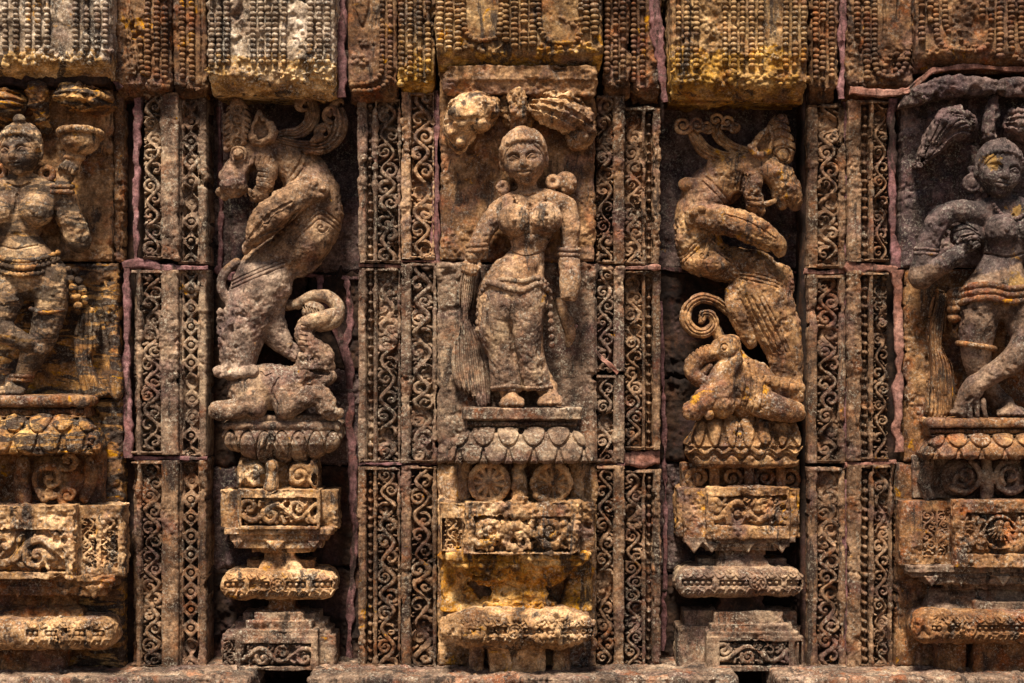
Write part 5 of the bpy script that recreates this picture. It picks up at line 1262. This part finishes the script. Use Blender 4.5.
t = thing('elephant_statue', 'crouching elephant statue with raised curled trunk under the paws of the grey lion', 'statue', (275, 415, -20), -12, 'elephants under the lions')
def ele_c(g):
    g.ell((264, 388, -22), (34, 24, 24), 5, 4); g.ell((246, 394, -18), (20, 20, 20), 6)
    g.ell((290, 386, -20), (24, 20, 22), 6)
    g.ell((314, 368, -18), (20, 18, 18), 5); g.ell((321, 357, -16), (13, 12, 14), 4)
    g.tube([(312, 376, -12, 9), (322, 382, -10, 7), (332, 376, -10, 5)], 3); g.ell((322, 372, -2), (11, 2.2, 8), 1, 8, True)
    g.tube([(320, 352, -14, 10), (309, 344, -12, 9.5), (304, 334, -12, 9), (309, 324, -11, 8.5), (322, 320, -11, 8), (333, 314, -14, 6)], 3)
    g.tube([(288, 396, -6, 13), (286, 408, -4, 11), (298, 402, -2, 10), (312, 395, 0, 9.5), (324, 396, 0, 9), (328, 408, 0, 9), (336, 414, -2, 6)], 4)
    g.tube([(250, 400, -6, 12), (238, 408, -2, 9), (222, 410, 0, 8.5), (219, 410, 0, 8.5)], 4); g.ell((257, 404, -4), (12, 14, 12), 4)
    g.poly([(300, 352), (310, 356), (308, 374), (300, 384), (295, 370)], -4, 4, 3, 2)
    toe_row(g, 326, 344, 412, 2, 4.2, 3)
    H = g.hm(); H.ring(316, 360, 3.2, 1.2, 12); H.line([(280, 378), (274, 392), (280, 404)], 1.6); H.line([(262, 372), (266, 376), (272, 374)], 1.4)
    for i in range(5): H.line([(300 + .5 * i, 345 - 5 * i), (308, 346 - 5 * i)], 1., .7)
    g.emb(H, -1.8, -26)
part(t, 'body', 'lion_grey', (206, 350, 304, 424, -58, 22), ele_c, 1.15, .62)

t = thing('rearing_lion_statue', 'brown rearing lion statue with flowing hair curls and gaping snout over the coiled trunk elephant', 'statue', (752, 380, -25), -14, 'rearing lions in the niches')
def body_i(g):
    g.tube([(744, 168, -23, 19), (724, 180, -26, 23), (706, 196, -27, 23), (699, 220, -28, 23), (702, 246, -28, 21), (718, 260, -28, 19), (742, 266, -28, 18), (760, 270, -28, 20)], 4, .95)
    g.ell((708, 262, -24), (24, 12, 20), 5)
    g.ell((757, 166, -20), (20, 16, 17), 4); g.ell((768, 170, -14), (16, 13, 15), 4)
    g.tube([(770, 168, -12, 14), (781, 178, -10, 13), (789, 189, -10, 10.5), (794, 200, -11, 7.5), (795, 206, -12, 5)], 3)
    g.tube([(776, 184, -14, 8), (781, 196, -14, 7.5), (782, 205, -14, 5)], 2); g.ell((794, 198, -3), (3, 3, 3), 1)
    g.tube([(752, 178, -12, 11.5), (751, 190, -10, 10), (753, 203, -10, 9), (759, 211, -11, 5.5)], 2)
    g.ell((766, 194, -10), (4, 14, 24), 1, -12, True); g.tube([(764, 205, -8, 2.2), (774, 202, -8, 1.8)], 1); g.ell((738, 201, -12), (5.5, 8, 12), 3, -20, True)
    g.poly([(748, 148), (756, 136), (768, 126), (773, 139), (769, 155), (760, 160), (751, 157)], -5, 9, 3, 3, curve=False)
    g.poly([(753, 148), (760, 139), (767, 133), (769, 142), (765, 153), (756, 155)], 6, 9, 2, 1, True, curve=False)
    g.ell((776, 174, -1), (7.5, 5.5, 5), 1); g.ell((776, 174, 3), (4.5, 3.4, 4), .4)
    g.tube([(710, 182, -14, 4), (696, 184, -14, 5.5), (684, 184, -16, 6)], 2); g.tube([(708, 178, -16, 6), (710, 166, -16, 3), (710, 160, -16, 1.5)], 2)
    g.tube([(716, 220, -8, 15), (736, 225, 0, 14), (754, 233, 2, 13.5), (768, 241, 2, 10.5), (777, 247, -1, 7.5), (779, 256, -4, 3.5)], 2.5, 1)
    g.ell((700, 218, -8), (16, 14, 11), 3); [g.ell((x, y, 2), (4.4, 3.6, 4), 1.5) for x, y in ((692, 214), (700, 210), (709, 214), (698, 222), (708, 222), (716, 228))]
    hp = [(758, 286, -26, 26), (768, 304, -24, 26), (778, 328, -22, 22), (785, 350, -20, 18), (788, 368, -19, 15), (789, 380, -18, 13)]
    g.tube(hp, 4, .92)
    g.tube([(734, 292, -24, 8), (736, 306, -20, 10), (744, 326, -20, 9), (752, 342, -24, 6)], 4)
    g.ell((780, 284, -30), (16, 22, 14), 4)
    for i in range(7): g.ell((797 + 1.2 * math.sin(i), 322 + 8 * i, -18), (4, 4.5, 5), 1.5)
    toe_row(g, 762, 802, 388, -6, 6, 5); g.ell((786, 384, -14), (16, 8, 12), 3)
    H = g.hm()
    for o in (-5, 0, 5): H.line([(682, 262 + o), (694, 248 + o), (704, 240 + o)], 1.3); H.line([(712, 242 + o), (722, 252 + o), (734, 260 + o)], 1.3)
    H.spiral(702, 256, 5, 1, 0, 1.2)
    H.line([(706, 178), (718, 190), (734, 206)], 1.8); H.line([(702, 182), (714, 194), (730, 210)], 1.2)
    for o in (-3, 1, 5): H.line([(740, 274 + o), (758, 278 + o), (778, 284 + o)], 1.2)
    H.line([(722, 216), (746, 224), (772, 240)], 1.2); H.line([(718, 228), (742, 238), (770, 252)], 1.4)
    for i in range(5): H.line([(736 + 3 * i, 172 + i), (734 + 3 * i, 188 + i)], 1.1)
    for i in range(3): H.line([(747, 196 + 5 * i), (760, 197 + 5 * i)], 1.1)
    for a in (-.5, -.1, .3, .6): H.line([(752 + 14 * a, 296), (764 + 16 * a, 320), (780 + 14 * a, 352)], 1.4)
    g.emb(H, -1.6, -30)
part(t, 'body', 'lion_ochre', (674, 808, 122, 396, -60, 22), body_i, 1.15, .62)
def crest_i(g):
    g.poly([(766, 128), (772, 118), (779, 113.5), (786, 117), (788, 128), (794, 146), (793, 158), (786, 167), (775, 162), (769, 148)], -12, 10, 5, 2, dome=5)
    H = g.hm()
    for i, y in enumerate((124, 131, 139, 147)): H.line([(768 + i, y + 3), (778 + i, y), (791 + i * .5, y + 4)], 1.5)
    H.ring(781, 156, 6.5, 1.5); H.ring(779, 118, 4, 1.2)
    g.emb(H, -2.6, -30); g.ell((781, 156, -3), (4.5, 4.5, 5), 1)
part(t, 'crest', 'lion_ochre', (760, 800, 106, 182, -34, 12), crest_i, .5, .55)
def mane_i(g):
    m1 = [(748, 154, -18, 5), (734, 157, -17, 5), (718, 156, -17, 6), (704, 149, -18, 6.5), (697, 139, -18, 5.5), (692, 132, -18, 4)]
    m2 = [(748, 152, -20, 5), (732, 146, -20, 5), (721, 138, -20, 5.5), (717, 129, -20, 4.5), (720, 124, -20, 3.5)]
    g.tube(m1, 2, .9); g.tube(m2, 2, .9)
    scroll(g, 683, 125, 9, -14, 1, .2, .2); scroll(g, 697, 124, 8, -13, 1, .5, .21); scroll(g, 707, 127, 6.5, -13, 1, .5, .22)
    scroll(g, 716, 120, 8.5, -15, -1, 2.6, .2); scroll(g, 727, 122, 7.5, -15, -1, 2.6, .21); scroll(g, 735, 127, 6, -15, -1, 2.6, .22)
    curls(g, limb_lines(m1, (-.5, 0, .5), 1.2) + limb_lines(m2, (-.4, .3), 1.1), -2)
part(t, 'mane', 'lion_ochre', (670, 758, 110, 168, -42, 4), mane_i, .5, .55)
def tail_i(g):
    sp = [(732, 312, -30, 5), (718, 302, -24, 5), (702, 298, -20, 5.5), (689, 306, -18, 5.5), (686, 320, -16, 5.5), (694, 331, -15, 5), (706, 332, -14, 5), (714, 324, -14, 4.5), (711, 315, -13, 4), (703, 314, -13, 3.5), (701, 321, -12, 3)]
    g.tube(sp, 1.5); g.tube([(714, 326, -16, 5), (720, 338, -18, 5), (722, 348, -20, 4)], 2)
    curls(g, limb_lines(sp, (-.3, .35), 1.0), -1.6)
part(t, 'tail', 'lion_ochre', (676, 744, 288, 356, -48, 6), tail_i, .5, .55)

t = thing('elephant_statue', 'sitting elephant statue with coiled trunk under the paws of the brown lion', 'statue', (745, 418, -20), -12, 'elephants under the lions')
def ele_i(g):
    g.tube([(732, 366, -22, 19), (738, 384, -22, 24), (748, 396, -22, 24)], 4); g.tube([(740, 378, -24, 20), (764, 386, -26, 20), (784, 396, -26, 14)], 5)
    g.tube([(730, 366, -14, 14), (722, 384, -8, 16), (720, 402, -6, 16)], 3)
    g.ell((726, 349, -14), (16, 14, 16), 3); g.ell((731, 341, -14), (10, 7, 12), 4)
    g.tube([(714, 352, -9, 8.5), (703, 355, -7, 8), (694, 362, -6, 7.5), (691, 371, -5, 7), (697, 379, -5, 6.5), (706, 383, -6, 5.5)], 2); g.tube([(703, 371, -6, 4), (709, 366, -6, 3)], 1)
    g.poly([(738, 351), (732, 357), (724, 364), (721, 375), (725, 381), (734, 373), (741, 361)], 0, 7, 4, 2)
    g.tube([(716, 388, -4, 11), (704, 398, 1, 11), (693, 408, 2, 9.5), (687, 410, 2, 7)], 2.5); toe_row(g, 681, 712, 414, 4, 5, 3)
    g.tube([(756, 390, -6, 13), (760, 402, -2, 14), (774, 407, 2, 12), (789, 411, 2, 10.5), (795, 412, 1, 9)], 2.5)
    g.tube([(772, 386, -10, 10), (786, 390, -6, 8), (797, 396, -6, 7)], 2)
    for i in range(4): g.ell((765 + 9 * i, 380 + 2.6 * i, 0), (5.5, 5.5, 6), 1.2)
    H = g.hm(); H.ring(723, 347, 3, 1.2, 12)
    for i in range(4): H.line([(742 + 6 * i, 362 + 2 * i), (744 + 6 * i, 385), (738 + 6 * i, 410)], 1.5, .8)
    for i in range(5): H.line([(690 + 4 * i, 350 - i), (692 + 4 * i, 364 - i)], 1., .7)
    g.emb(H, -2, -26)
part(t, 'body', 'lion_ochre', (676, 812, 326, 424, -58, 22), ele_i, 1.15, .62)
